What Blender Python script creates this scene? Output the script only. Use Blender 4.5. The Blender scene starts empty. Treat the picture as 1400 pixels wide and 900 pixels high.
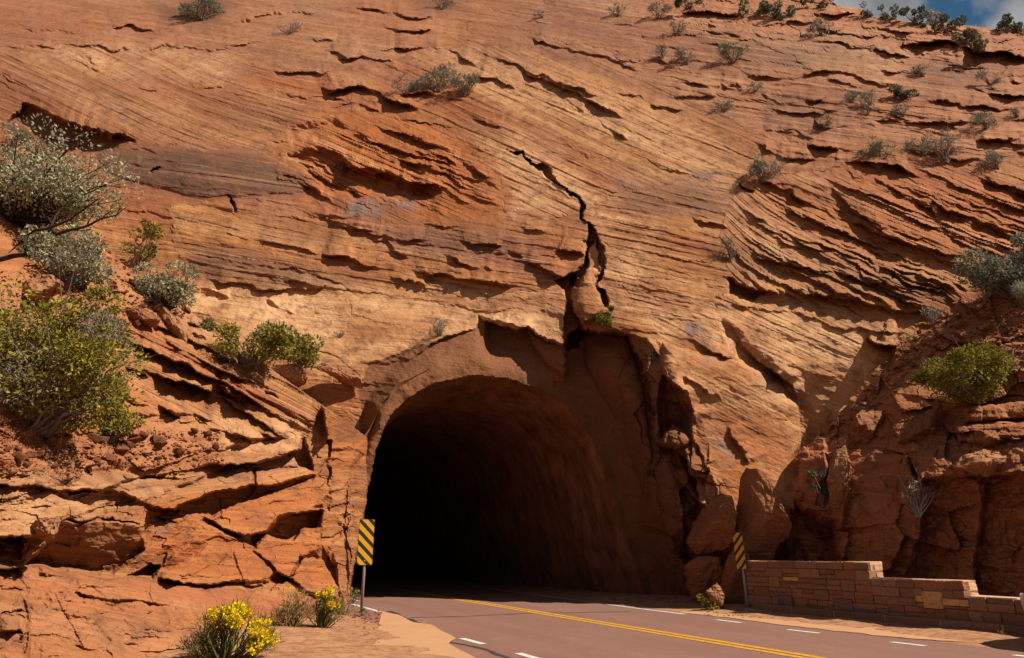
import bpy, bmesh, math, random
import numpy as np
from mathutils import Vector, Matrix

# ------------------------------------------------------------------ camera
C = bpy.context.scene.collection
scene = bpy.context.scene
H_EYE = 1.15
F = 930.0                    # focal length in photo pixels (1400 x 900)
PITCH = math.atan(307.0 / F)
cam_d = bpy.data.cameras.new("camera")
cam_d.sensor_width = 36.0
cam_d.lens = 36.0 * F / 1400.0
cam_d.clip_start = 0.05
cam_d.clip_end = 6000.0
cam = bpy.data.objects.new("camera", cam_d)
cam.location = (0, 0, H_EYE)
cam.rotation_euler = (math.pi / 2 + PITCH, 0, 0)
C.objects.link(cam)
scene.camera = cam

# ------------------------------------------------------------------ sun, sky, exposure
SUN = Vector((0.65, -0.24, 0.74)).normalized()
sd = bpy.data.lights.new("sun", 'SUN')
sd.energy = 5.0
sd.angle = math.radians(0.5)
sd.color = (1.0, 0.90, 0.74)
so = bpy.data.objects.new("sun", sd)
so.rotation_euler = SUN.to_track_quat('Z', 'Y').to_euler()
so.location = (20, -10, 30)
C.objects.link(so)

world = bpy.data.worlds.new("World")
scene.world = world
world.use_nodes = True
wn = world.node_tree
wn.nodes.clear()
def wnode(t, **k):
    n = wn.nodes.new(t)
    for a, b in k.items():
        setattr(n, a, b)
    return n
w_out = wnode('ShaderNodeOutputWorld')
w_bg = wnode('ShaderNodeBackground')
w_bg.inputs['Strength'].default_value = 0.05
w_sky = wnode('ShaderNodeTexSky', sky_type='NISHITA', sun_disc=False)
w_sky.sun_elevation = math.asin(SUN.z)
w_sky.sun_rotation = math.atan2(SUN.x, SUN.y)
w_sky.altitude = 1600.0
w_tc = wnode('ShaderNodeTexCoord')
w_map = wnode('ShaderNodeMapping')
w_map.inputs['Location'].default_value = (0.667, 0.335, 0.75)
w_noise = wnode('ShaderNodeTexNoise')
w_noise.inputs['Scale'].default_value = 4.2
w_noise.inputs['Detail'].default_value = 9
w_noise.inputs['Roughness'].default_value = 0.5
w_ramp = wnode('ShaderNodeValToRGB')
w_ramp.color_ramp.elements[0].position = 0.475
w_ramp.color_ramp.elements[1].position = 0.53
w_mix = wnode('ShaderNodeMixRGB')
w_mix.inputs['Color2'].default_value = (4.6, 4.7, 4.8, 1)
wn.links.new(w_tc.outputs['Generated'], w_map.inputs['Vector'])
wn.links.new(w_map.outputs['Vector'], w_noise.inputs['Vector'])
wn.links.new(w_noise.outputs['Fac'], w_ramp.inputs['Fac'])
wn.links.new(w_ramp.outputs['Color'], w_mix.inputs['Fac'])
w_tint = wnode('ShaderNodeMixRGB', blend_type='MULTIPLY')
w_tint.inputs['Fac'].default_value = 1.0
w_tint.inputs['Color2'].default_value = (0.40, 0.70, 0.73, 1)
wn.links.new(w_sky.outputs['Color'], w_tint.inputs['Color1'])
w_n2 = wnode('ShaderNodeTexNoise')
w_n2.inputs['Scale'].default_value = 11.0
w_n2.inputs['Detail'].default_value = 8
w_cl = wnode('ShaderNodeValToRGB')
w_cl.color_ramp.elements[0].position = 0.36
w_cl.color_ramp.elements[0].color = (0.50, 0.52, 0.55, 1)
w_cl.color_ramp.elements[1].position = 0.62
w_cl.color_ramp.elements[1].color = (1, 1, 1, 1)
w_cs = wnode('ShaderNodeVectorMath', operation='SCALE')
w_cs.inputs['Scale'].default_value = 5.0
wn.links.new(w_map.outputs['Vector'], w_n2.inputs['Vector'])
wn.links.new(w_n2.outputs['Fac'], w_cl.inputs['Fac'])
wn.links.new(w_cl.outputs['Color'], w_cs.inputs[0])
wn.links.new(w_cs.outputs[0], w_mix.inputs['Color2'])
wn.links.new(w_tint.outputs['Color'], w_mix.inputs['Color1'])
wn.links.new(w_mix.outputs['Color'], w_bg.inputs['Color'])
wn.links.new(w_bg.outputs['Background'], w_out.inputs['Surface'])

scene.view_settings.view_transform = 'Standard'
scene.view_settings.look = 'None'
scene.view_settings.exposure = 0.8
scene.view_settings.gamma = 1.0

rng = np.random.default_rng(7)
random.seed(7)
CP, SP = math.cos(PITCH), math.sin(PITCH)
S = 0.72                     # metres per layout unit

# ------------------------------------------------------------------ maths helpers
def rays(px, py):
    dx = (np.asarray(px, float) - 700.0) / F
    dy = (450.0 - np.asarray(py, float)) / F
    return np.stack([dx, CP - dy * SP, SP + dy * CP], -1)
def gpt(px, py, z=0.0):
    r = rays(px, py)
    t = (z - H_EYE) / r[..., 2]
    return np.stack([r[..., 0] * t, r[..., 1] * t, np.full_like(np.asarray(t), z)], -1)
def at(px, py, t):
    r = rays(px, py)
    p = r * np.asarray(t)[..., None]
    p[..., 2] += H_EYE
    return p
def V(a):
    return Vector((float(a[0]), float(a[1]), float(a[2])))

_tabs = {}
def vn(x, y, seed=0):
    if seed not in _tabs:
        _tabs[seed] = np.random.default_rng(seed + 100).random((256, 256)).astype(np.float32)
    T = _tabs[seed]
    x = np.asarray(x, np.float32); y = np.asarray(y, np.float32)
    x, y = np.broadcast_arrays(x, y)
    xi = np.floor(x).astype(np.int32); yi = np.floor(y).astype(np.int32)
    fx = x - xi; fy = y - yi
    fx = fx * fx * (3 - 2 * fx); fy = fy * fy * (3 - 2 * fy)
    a = xi & 255; b = yi & 255; a1 = (a + 1) & 255; b1 = (b + 1) & 255
    return ((T[a, b] * (1 - fx) + T[a1, b] * fx) * (1 - fy) + (T[a, b1] * (1 - fx) + T[a1, b1] * fx) * fy) * 2 - 1
def vl(x, y, seed=0):
    if seed not in _tabs:
        _tabs[seed] = np.random.default_rng(seed + 100).random((256, 256)).astype(np.float32)
    T = _tabs[seed]
    x = np.asarray(x, np.float32); y = np.asarray(y, np.float32)
    xi = np.floor(x).astype(np.int32); yi = np.floor(y).astype(np.int32)
    fx = x - xi; fy = y - yi
    a = xi & 255; b = yi & 255; a1 = (a + 1) & 255; b1 = (b + 1) & 255
    return ((T[a, b] * (1 - fx) + T[a1, b] * fx) * (1 - fy) + (T[a, b1] * (1 - fx) + T[a1, b1] * fx) * fy) * 2 - 1
def cells(u, v, seed):
    """Voronoi cells: per point (random of the cell x3, offset to its centre x2, distance to the cell edge)"""
    if seed not in _tabs:
        _tabs[seed] = np.random.default_rng(seed + 100).random((256, 256)).astype(np.float32)
    T = _tabs[seed]
    iu = np.floor(u).astype(np.int32); iv = np.floor(v).astype(np.int32)
    b1 = np.full(u.shape, 9e9, np.float32); b2 = b1.copy()
    ci = np.zeros(u.shape, np.int32); cj = ci.copy(); du = b1.copy(); dv = b1.copy()
    for i in (-1, 0, 1):
        for j in (-1, 0, 1):
            a = iu + i; b = iv + j
            x = a + .1 + .8 * T[a & 255, b & 255]; y = b + .1 + .8 * T[(a + 91) & 255, (b + 57) & 255]
            ex = u - x; ey = v - y; d = ex * ex + ey * ey
            m = d < b1
            b2 = np.where(m, b1, np.minimum(b2, d)); b1 = np.where(m, d, b1)
            ci = np.where(m, a, ci); cj = np.where(m, b, cj); du = np.where(m, ex, du); dv = np.where(m, ey, dv)
    r = [T[(ci + k1) & 255, (cj + k2) & 255] * 2 - 1 for k1, k2 in ((17, 33), (71, 5), (130, 201))]
    return r, du, dv, np.sqrt(b2) - np.sqrt(b1)
def fbm(x, y, oct=4, seed=0, gain=0.5):
    o = 0; a = 1; f = 1; n = 0
    for i in range(oct):
        o = o + a * vn(np.asarray(x) * f + 17.3 * i, np.asarray(y) * f - 9.1 * i, seed + i)
        n += a; a *= gain; f *= 2.03
    return o / n
def sstep(a, b, x):
    t = np.clip((x - a) / (b - a), 0, 1)
    return t * t * (3 - 2 * t)

def polyline_dist(qx, qy, P):
    best = np.full(qx.shape, 1e9, np.float32); side = np.zeros_like(best); par = np.zeros_like(best)
    L = np.array([math.dist(P[i], P[i + 1]) for i in range(len(P) - 1)])
    cum = np.concatenate([[0], np.cumsum(L)])
    for i in range(len(P) - 1):
        ax, ay = P[i]; bx, by = P[i + 1]
        ex, ey = bx - ax, by - ay
        l2 = ex * ex + ey * ey + 1e-9
        t = np.clip(((qx - ax) * ex + (qy - ay) * ey) / l2, 0, 1)
        rx = qx - ax - t * ex; ry = qy - ay - t * ey
        d = np.hypot(rx, ry)
        cr = -(ex * (qy - ay) - ey * (qx - ax))
        m = d < best
        best = np.where(m, d, best)
        side = np.where(m, np.sign(cr), side)
        par = np.where(m, (cum[i] + t * L[i]) / cum[-1], par)
    return best, side, par, cum[-1]
def poly_sd(qx, qy, P):
    """signed distance, positive inside"""
    inside = np.zeros(qx.shape, bool)
    n = len(P)
    best = np.full(qx.shape, 1e9, np.float32)
    for i in range(n):
        ax, ay = P[i]; bx, by = P[(i + 1) % n]
        if ay != by:
            c = ((ay > qy) != (by > qy)) & (qx < (bx - ax) * (qy - ay) / (by - ay) + ax)
            inside ^= c
        ex, ey = bx - ax, by - ay
        l2 = ex * ex + ey * ey + 1e-9
        t = np.clip(((qx - ax) * ex + (qy - ay) * ey) / l2, 0, 1)
        best = np.minimum(best, np.hypot(qx - ax - t * ex, qy - ay - t * ey))
    return np.where(inside, best, -best)

class Relief:
    """a rock surface sampled on a grid; features are given at photo pixels of the surface"""
    def __init__(self, px, py, seed, warp=1.0):
        self.px = px.astype(np.float32); self.py = py.astype(np.float32)
        self.qx = self.px + warp * (7 * fbm(px / 60, py / 60, 3, seed) + 2.6 * vl(px / 17, py / 17, seed + 5) + 1.7 * vl(px / 6.5, py / 6.5, seed + 6) + .9 * vl(px / 3, py / 3, seed + 7))
        self.qy = self.py + warp * (7 * fbm(px / 60, py / 60, 3, seed + 11) + 2.8 * vl(px / 19, py / 15, seed + 17) + 1.9 * vl(px / 7, py / 6, seed + 18) + 1.0 * vl(px / 3.2, py / 3, seed + 19))
        self.h = np.zeros(px.shape, np.float32)
        self.att = {}
    def sel(self, P, m):
        xs = [p[0] for p in P]; ys = [p[1] for p in P]
        return np.nonzero((self.px > min(xs) - m) & (self.px < max(xs) + m) & (self.py > min(ys) - m) & (self.py < max(ys) + m))
    def ledge(self, P, A, L=30, under=0.0, Lu=14, taper=0.18, edge=1.6):
        m = max(L * 3.2, Lu * 3.2)
        k = self.sel(P, m)
        d, s, t, ln = polyline_dist(self.qx[k], self.qy[k], P)
        tp = sstep(0, taper, t) * sstep(0, taper, 1 - t)
        self.nl = getattr(self, 'nl', 0) + 1
        tp = tp * np.clip(.75 + .75 * vl(t * ln / 26, t * 0 + self.nl * 3.7, 9) + .35 * vl(t * ln / 8, t * 0 + self.nl * 1.3, 10), .12, 1.5)
        sd_ = d * s
        up = np.exp(-np.maximum(sd_, 0) / L)
        dn = np.exp(-np.maximum(-sd_, 0) / Lu)
        e = sstep(-edge, edge, sd_)
        # beyond the ends of the line the step has to die out sideways
        self.h[k] += tp * (A * up * e - under * dn * (1 - e))
    def plates(self, lam_u, lam_v, slope, amp, seed, mask=1.0, crack=.35):
        """break the face into tilted flat pieces"""
        qx = self.px + .8 * (self.qx - self.px); qy = self.py + .8 * (self.qy - self.py)
        v = qy - slope * qx
        r_, du, dv, e = cells(qx / lam_u, v / lam_v, seed)
        self.h += mask * amp * (.55 * r_[0] + .8 * r_[1] * du + .8 * r_[2] * dv - crack * (1 - sstep(0, .07, e)))
    def random_ledges(self, n, box, sets, default, seed, A=(.05, .2), ln=(30, 130), L=(7, 20), skip=.35, k=5, jit=1.6, under=1.0):
        r = np.random.default_rng(seed)
        for _ in range(n):
            x, y = r.uniform(box[0], box[2]), r.uniform(box[1], box[3])
            sl = default
            for P, c, rb in sets:
                if poly_sd(np.array([x]), np.array([y]), P)[0] > 0: sl = (c, rb, P)
            l = ln[0] + (ln[1] - ln[0]) * r.random() ** 1.8
            pts = []
            for i in range(k):
                xx = x + l * (i / (k - 1) - .5)
                m = np.interp(xx, [a for a, b in sl[0]], [b for a, b in sl[0]]) if isinstance(sl, tuple) else sl
                yy = y if not pts else pts[-1][1] + m * l / (k - 1) + r.normal(0, jit)
                pts.append((xx, yy))
            if isinstance(sl, tuple) and sl[1] < skip: continue
            if isinstance(sl, tuple):
                q_ = np.array(pts); ok = poly_sd(q_[:, 0], q_[:, 1], sl[2]) > 2
                pts = [p for p, o in zip(pts, ok) if o]
                if len(pts) < 3: continue
            a = (A[0] + (A[1] - A[0]) * r.random() ** 2) * (.6 + .8 * (sl[1] if isinstance(sl, tuple) else .3))
            self.ledge(pts, a, r.uniform(*L), a * r.uniform(.2, .7) * under, r.uniform(4, 8), taper=.3, edge=1.1)
    def crack(self, P, depth, w, taper=0.15):
        k = self.sel(P, w + 16)
        d, s, t, ln = polyline_dist(self.qx[k], self.qy[k], P)
        tp = sstep(0, taper, t) * sstep(0, taper, 1 - t)
        ww = w * (0.45 + 0.55 * tp) * np.clip(.75 + .8 * vl(t * ln / 22, t * 0 + P[0][0], 12) + .4 * vl(t * ln / 7, t * 0 + P[0][1], 13), .18, 1.5)
        self.h[k] -= depth * tp * (1 - sstep(ww * 0.45, ww, d))
    def mask(self, P, soft=10, warp=1.0):
        k = self.sel(P, soft + 20)
        o = np.zeros(self.px.shape, np.float32)
        qx = self.px[k] + (self.qx[k] - self.px[k]) * warp
        qy = self.py[k] + (self.qy[k] - self.py[k]) * warp
        o[k] = sstep(-soft, soft, poly_sd(qx, qy, P))
        return o
    def block(self, P, A, r=10, tilt=(0, 0), warp=0.6):
        """raise (A > 0) or sink a block outline, with rounded edges of r pixels"""
        k = self.sel(P, 20)
        qx = self.px[k] + (self.qx[k] - self.px[k]) * warp
        qy = self.py[k] + (self.qy[k] - self.py[k]) * warp
        d = poly_sd(qx, qy, P)
        cx = sum(p[0] for p in P) / len(P); cy = sum(p[1] for p in P) / len(P)
        a = A + tilt[0] * (self.px[k] - cx) / 100 + tilt[1] * (self.py[k] - cy) / 100
        u = np.clip(d / r, 0, 1)
        self.h[k] += a * np.where(d > 0, np.sqrt(1 - (1 - u) ** 2), 0)
    def facet(self, P, pts, soft=2.6, warp=.9, noise=.05):
        """a flat broken face: replaces the relief inside the outline by the plane through three (x, y, height)"""
        A = np.array([[a, b, 1.0] for a, b, c in pts]); k_ = np.linalg.solve(A, np.array([c for a, b, c in pts]))
        k = self.sel(P, 12)
        qx = self.px[k] + (self.qx[k] - self.px[k]) * warp; qy = self.py[k] + (self.qy[k] - self.py[k]) * warp
        m = sstep(-soft, soft, poly_sd(qx, qy, P))
        v = self.px[k] * k_[0] + self.py[k] * k_[1] + k_[2]
        v = v + noise * (1.6 * fbm(self.px[k] / 34, self.py[k] / 26, 4, 921) + .5 * fbm(self.px[k] / 7, self.py[k] / 5, 3, 925))
        self.h[k] = self.h[k] * (1 - m) + v * m
    def add_att(self, name, P, v=1.0, soft=14):
        if name not in self.att:
            self.att[name] = np.zeros(self.px.shape, np.float32)
        self.att[name] = np.maximum(self.att[name], v * self.mask(P, soft))

def grid_mesh(name, P, keep=None, mat=None, atts=None, smooth=True):
    """P: (rows, cols, 3); keep: bool per face"""
    nr, nc = P.shape[:2]
    idx = np.arange(nr * nc).reshape(nr, nc)
    q = np.stack([idx[:-1, :-1], idx[1:, :-1], idx[1:, 1:], idx[:-1, 1:]], -1).reshape(-1, 4)
    if keep is not None:
        q = q[keep.reshape(-1)]
    used = np.zeros(nr * nc, bool); used[q.ravel()] = True
    remap = np.cumsum(used) - 1
    return raw_mesh(name, P.reshape(-1, 3)[used], remap[q], mat, {k: a.reshape(-1)[used] for k, a in (atts or {}).items()}, smooth)
def raw_mesh(name, verts, faces, mat=None, atts=None, smooth=False):
    verts = np.ascontiguousarray(verts, np.float32); faces = np.asarray(faces, np.int32)
    k = faces.shape[1]
    me = bpy.data.meshes.new(name)
    me.vertices.add(len(verts)); me.vertices.foreach_set('co', verts.ravel())
    me.loops.add(faces.size); me.loops.foreach_set('vertex_index', faces.ravel())
    me.polygons.add(len(faces))
    me.polygons.foreach_set('loop_start', np.arange(0, faces.size, k, dtype=np.int32))
    me.polygons.foreach_set('loop_total', np.full(len(faces), k, np.int32))
    me.polygons.foreach_set('use_smooth', np.full(len(faces), smooth, bool))
    me.update(calc_edges=True)
    me.validate()
    for n, a in (atts or {}).items():
        at_ = me.attributes.new(n, 'FLOAT', 'POINT')
        at_.data.foreach_set('value', np.ascontiguousarray(a, np.float32).ravel())
    if mat:
        me.materials.append(mat)
    return me
def link(name, me, parent=None, loc=None):
    o = bpy.data.objects.new(name, me)
    C.objects.link(o)
    if loc is not None:
        o.location = loc
    if parent:
        o.parent = parent
    return o
def empty(name, loc=(0, 0, 0), rz=0.0):
    o = bpy.data.objects.new(name, None)
    o.empty_display_size = 0.2
    o.location = loc; o.rotation_euler = (0, 0, rz)
    C.objects.link(o)
    return o
def tag(o, label=None, cat=None, group=None, kind=None):
    if label: o['label'] = label
    if cat: o['category'] = cat
    if group: o['group'] = group
    if kind: o['kind'] = kind
    return o
def bm_obj(name, bm, mat, parent=None, loc=None, smooth=False):
    me = bpy.data.meshes.new(name)
    bm.normal_update()
    bm.to_mesh(me); bm.free()
    for p in me.polygons:
        p.use_smooth = smooth
    if mat: me.materials.append(mat)
    return link(name, me, parent, loc)
def add_box(bm, c, s, rot=None, bevel=0.0):
    r = bmesh.ops.create_cube(bm, size=1.0)
    vs = r['verts']
    bmesh.ops.scale(bm, vec=s, verts=vs)
    if bevel:
        es = list({e for v in vs for e in v.link_edges})
        rb = bmesh.ops.bevel(bm, geom=es, offset=bevel, segments=1, affect='EDGES', profile=0.5)
        vs = list({v for f in rb['faces'] for v in f.verts} | {v for v in vs if v.is_valid})
    if rot: bmesh.ops.rotate(bm, verts=vs, matrix=rot, cent=(0, 0, 0))
    bmesh.ops.translate(bm, vec=c, verts=vs)
    return vs
def tube_arrays(path, radii, sides=5):
    """verts, quads of a tapering tube along path"""
    path = np.asarray(path, float); n = len(path)
    d = np.gradient(path, axis=0)
    d /= np.linalg.norm(d, axis=1)[:, None] + 1e-9
    ref = np.where(np.abs(d[:, 2:3]) > 0.9, np.array([[1.0, 0, 0]]), np.array([[0, 0, 1.0]]))
    a = np.cross(d, ref); a /= np.linalg.norm(a, axis=1)[:, None] + 1e-9
    b = np.cross(d, a)
    ang = np.linspace(0, 2 * np.pi, sides, endpoint=False)
    r = np.asarray(radii)[:, None, None]
    v = path[:, None] + r * (a[:, None] * np.cos(ang)[None, :, None] + b[:, None] * np.sin(ang)[None, :, None])
    idx = np.arange(n * sides).reshape(n, sides)
    nx = np.roll(idx, -1, axis=1)
    q = np.stack([idx[:-1], nx[:-1], nx[1:], idx[1:]], -1).reshape(-1, 4)
    return v.reshape(-1, 3), q
class Soup:
    def __init__(self): self.v = []; self.f = []; self.n = 0
    def add(self, v, f):
        self.v.append(v); self.f.append(np.asarray(f) + self.n); self.n += len(v)
    def mesh(self, name, mat, smooth=False):
        return raw_mesh(name, np.concatenate(self.v), np.concatenate(self.f), mat, None, smooth)

# ------------------------------------------------------------------ materials
class NT:
    def __init__(self, name, rough=0.9, spec=0.15):
        self.m = bpy.data.materials.new(name); self.m.use_nodes = True
        self.t = self.m.node_tree; self.b = self.t.nodes['Principled BSDF']
        self.b.inputs['Roughness'].default_value = rough
        self.b.inputs['Specular IOR Level'].default_value = spec
    def n(self, typ, **k):
        x = self.t.nodes.new(typ)
        for a, b in k.items(): setattr(x, a, b)
        return x
    def l(self, a, b): self.t.links.new(a, b)
    def val(self, x, sock):
        if hasattr(x, 'is_linked') or isinstance(x, bpy.types.NodeSocket): self.l(x, sock)
        else: sock.default_value = x
    def math(self, op, a, b=0.0, clamp=False):
        x = self.n('ShaderNodeMath', operation=op); x.use_clamp = clamp
        self.val(a, x.inputs[0]); self.val(b, x.inputs[1])
        return x.outputs[0]
    def attr(self, name):
        return self.n('ShaderNodeAttribute', attribute_name=name).outputs['Fac']
    def noise(self, vec, scale, detail=4, rough=0.55, dist=0.0):
        x = self.n('ShaderNodeTexNoise')
        if vec is not None: self.l(vec, x.inputs['Vector'])
        x.inputs['Scale'].default_value = scale; x.inputs['Detail'].default_value = detail
        x.inputs['Roughness'].default_value = rough; x.inputs['Distortion'].default_value = dist
        return x.outputs['Fac']
    def ramp(self, fac, stops):
        x = self.n('ShaderNodeValToRGB')
        e = x.color_ramp.elements
        while len(e) < len(stops): e.new(0.5)
        for i, (p, c) in enumerate(stops):
            e[i].position = p
            e[i].color = (c, c, c, 1) if isinstance(c, (int, float)) else (*c, 1)
        self.l(fac, x.inputs['Fac'])
        return x.outputs['Color']
    def mix(self, fac, a, b, mode='MIX'):
        x = self.n('ShaderNodeMixRGB', blend_type=mode)
        self.val(fac, x.inputs['Fac'])
        for c, s in ((a, x.inputs['Color1']), (b, x.inputs['Color2'])):
            if isinstance(c, tuple): s.default_value = (*c, 1)
            else: self.l(c, s)
        return x.outputs['Color']
    def pos(self):
        return self.n('ShaderNodeNewGeometry').outputs['Position']
    def objc(self):
        return self.n('ShaderNodeTexCoord').outputs['Object']
    def mapping(self, vec, scale=(1, 1, 1), loc=(0, 0, 0)):
        x = self.n('ShaderNodeMapping'); self.l(vec, x.inputs['Vector'])
        x.inputs['Scale'].default_value = scale; x.inputs['Location'].default_value = loc
        return x.outputs['Vector']
    def bump(self, hgt, strength=0.5, dist=0.02, prev=None):
        x = self.n('ShaderNodeBump'); x.inputs['Strength'].default_value = strength
        x.inputs['Distance'].default_value = dist
        self.l(hgt, x.inputs['Height'])
        if prev is not None: self.l(prev, x.inputs['Normal'])
        return x.outputs['Normal']
    def done(self, col, normal=None):
        if isinstance(col, tuple): self.b.inputs['Base Color'].default_value = (*col, 1)
        else: self.l(col, self.b.inputs['Base Color'])
        if normal is not None: self.l(normal, self.b.inputs['Normal'])
        return self.m

def sandstone(name, base=1.0):
    k = NT(name, 0.92, 0.12)
    pos = k.pos()
    sep = k.n('ShaderNodeSeparateXYZ'); k.l(pos, sep.inputs[0])
    st = k.attr('strat')
    def band(sc, along):
        c = k.n('ShaderNodeCombineXYZ')
        k.l(k.math('MULTIPLY', st, sc), c.inputs[0])
        k.l(k.math('MULTIPLY', sep.outputs[0], along), c.inputs[1])
        k.l(k.math('MULTIPLY', sep.outputs[2], along * 0.6), c.inputs[2])
        return c.outputs[0]
    b1 = k.noise(band(0.045, 0.10), 1.0, 5, 0.6)
    b2 = k.noise(band(0.30, 0.16), 1.0, 4, 0.65)
    b3 = k.noise(band(1.1, 0.5), 1.0, 3, 0.7)
    big = k.noise(pos, 0.16, 5, 0.55, 0.4)
    mid = k.noise(pos, 0.9, 6, 0.62)
    fine = k.noise(pos, 9.0, 6, 0.7)
    grit = k.noise(pos, 42.0, 3, 0.7)
    v = k.math('ADD', k.math('MULTIPLY', b1, 0.45), k.math('MULTIPLY', b2, 0.35))
    v = k.math('ADD', v, k.math('MULTIPLY', mid, 0.20))
    col = k.ramp(v, [(0.34, (0.14, 0.052, 0.024)), (0.42, (0.26, 0.108, 0.044)), (0.50, (0.41, 0.176, 0.064)),
                     (0.58, (0.50, 0.242, 0.094)), (0.68, (0.57, 0.34, 0.165))])
    # large patches of redder and paler stone
    col = k.mix(k.ramp(big, [(0.42, 0.0), (0.62, 0.45)]), col, (0.31, 0.115, 0.052))
    b0 = k.noise(band(0.012, 0.05), 1.0, 4, 0.55)
    col = k.mix(k.ramp(b0, [(0.49, 0.0), (0.58, 0.75)]), col, k.mix(b2, (0.27, 0.088, 0.038), (0.40, 0.145, 0.062)))
    col = k.mix(k.ramp(b0, [(0.36, 0.5), (0.46, 0.0)]), col, k.mix(b2, (0.45, 0.23, 0.11), (0.58, 0.36, 0.20)))
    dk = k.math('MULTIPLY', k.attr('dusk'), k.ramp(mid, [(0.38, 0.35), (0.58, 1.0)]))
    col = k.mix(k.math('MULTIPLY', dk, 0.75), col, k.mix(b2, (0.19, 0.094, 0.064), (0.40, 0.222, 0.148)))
    pal = k.math('MULTIPLY', k.attr('pale'), k.ramp(k.math('ADD', k.math('MULTIPLY', b1, 0.5), k.math('MULTIPLY', mid, 0.5)), [(0.36, 0.25), (0.60, 1.0)]))
    col = k.mix(k.math('MULTIPLY', pal, 0.92), col, k.mix(k.math('ADD', k.math('MULTIPLY', b1, .5), k.math('MULTIPLY', mid, .5)), (0.50, 0.225, 0.085), (0.92, 0.63, 0.36)))
    col = k.mix(k.math('MULTIPLY', k.attr('orange'), 0.75), col, k.mix(b2, (0.28, 0.080, 0.022), (0.48, 0.155, 0.042)))
    col = k.mix(k.math('MULTIPLY', k.attr('red'), 0.8), col, k.mix(mid, (0.27, 0.092, 0.040), (0.54, 0.205, 0.092)))
    # portal and overhang shade painted as colour, and desert varnish
    vs = k.ramp(k.math('ADD', k.math('MULTIPLY', fine, 0.5), k.math('MULTIPLY', mid, 0.5)), [(0.40, 0.0), (0.56, 1.0)])
    vf = k.math('MULTIPLY', k.attr('varnish_and_shade'), k.math('ADD', 0.55, k.math('MULTIPLY', vs, 0.42)))
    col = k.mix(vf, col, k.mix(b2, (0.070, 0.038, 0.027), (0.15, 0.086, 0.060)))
    gv = k.math('MULTIPLY', k.attr('greyv'), k.ramp(mid, [(0.36, 0.0), (0.48, 1.0)]))
    col = k.mix(k.math('MULTIPLY', gv, 0.85), col, (0.22, 0.165, 0.17))
    # thin dark stains everywhere, lichen like speckle
    sp = k.ramp(k.noise(pos, 2.6, 8, 0.72), [(0.50, 0.0), (0.64, 0.65)])
    col = k.mix(sp, col, (0.16, 0.075, 0.045))
    ln = k.math('MULTIPLY', k.ramp(b3, [(0.28, 0.5), (0.44, 0.0)]), k.math('ADD', 0.35, k.attr('rib')), True)
    col = k.mix(ln, col, (0.13, 0.05, 0.024))
    lt = k.ramp(b2, [(0.58, 0.0), (0.68, 0.6)])
    lt = k.math('MULTIPLY', lt, k.math('ADD', 0.12, k.attr('rib')), True)
    col = k.mix(lt, col, (0.60, 0.38, 0.22))
    col = k.mix(k.math('MULTIPLY', k.attr('rough'), 0.85), col, k.mix(fine, (0.15, 0.064, 0.029), (0.29, 0.128, 0.058)))  # cut portal stone, darkened so the reveal's shade sits in its colour
    col = k.mix(k.math('MULTIPLY', k.attr('soil'), 0.8), col, k.mix(mid, (0.27, 0.10, 0.045), (0.44, 0.19, 0.085)))
    col = k.mix(k.ramp(grit, [(0.3, 0.25), (0.5, 0.0)]), col, (0.14, 0.06, 0.03))
    col = k.mix(1.0, col, (0.745, 0.715, 0.715), 'MULTIPLY')
    hgt = k.math('ADD', k.math('MULTIPLY', b3, 0.5), k.math('MULTIPLY', b2, 0.7))
    hgt = k.math('MULTIPLY', hgt, k.math('ADD', 0.22, k.math('MULTIPLY', k.attr('rib'), 1.1)))
    n1 = k.bump(hgt, 0.65, 0.12)
    n2 = k.bump(k.math('ADD', fine, k.math('MULTIPLY', mid, 1.2)), 0.42, 0.06, n1)
    n3 = k.bump(k.math('ADD', grit, 0.0), 0.35, 0.02, n2)
    rb = k.math('MULTIPLY', k.attr('rough'), k.noise(pos, 22.0, 4, 0.7))
    n4 = k.bump(rb, 0.7, 0.06, n3)
    return k.done(col, n4)
M_ROCK = sandstone('red_sandstone')

def loose_rock(name, a, b):
    k = NT(name, 0.92, 0.12)
    oc = k.objc()
    oi = k.n('ShaderNodeObjectInfo').outputs['Random']
    mp = k.n('ShaderNodeVectorMath', operation='ADD'); k.l(oc, mp.inputs[0])
    cx = k.n('ShaderNodeCombineXYZ'); k.l(k.math('MULTIPLY', oi, 31.0), cx.inputs[0]); k.l(cx.outputs[0], mp.inputs[1])
    v = mp.outputs[0]
    mid = k.noise(v, 2.2, 6, 0.62); fine = k.noise(v, 14, 5, 0.7)
    lam = k.noise(k.mapping(v, (1, 1, 9)), 2.5, 4, 0.6)
    col = k.mix(k.math('ADD', k.math('MULTIPLY', mid, 0.5), k.math('MULTIPLY', lam, 0.5)), a, b)
    col = k.mix(k.ramp(fine, [(0.3, 0.5), (0.5, 0.0)]), col, (0.11, 0.045, 0.025))
    col = k.mix(k.ramp(mid, [(0.6, 0.0), (0.75, 0.6)]), col, (0.52, 0.28, 0.14))
    col = k.mix(1.0, col, (0.75, 0.75, 0.75), 'MULTIPLY')
    n = k.bump(k.math('ADD', mid, k.math('MULTIPLY', lam, 0.7)), 0.8, 0.12)
    n = k.bump(fine, 0.6, 0.04, n)
    return k.done(col, n)
M_BOULDER = loose_rock('boulder_sandstone', (0.22, 0.08, 0.036), (0.40, 0.17, 0.08))
M_BOULDER_TAN = loose_rock('tan_boulder', (0.30, 0.125, 0.058), (0.47, 0.23, 0.115))
M_SCREE = loose_rock('scree_stone', (0.20, 0.066, 0.030), (0.42, 0.165, 0.078))

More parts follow.
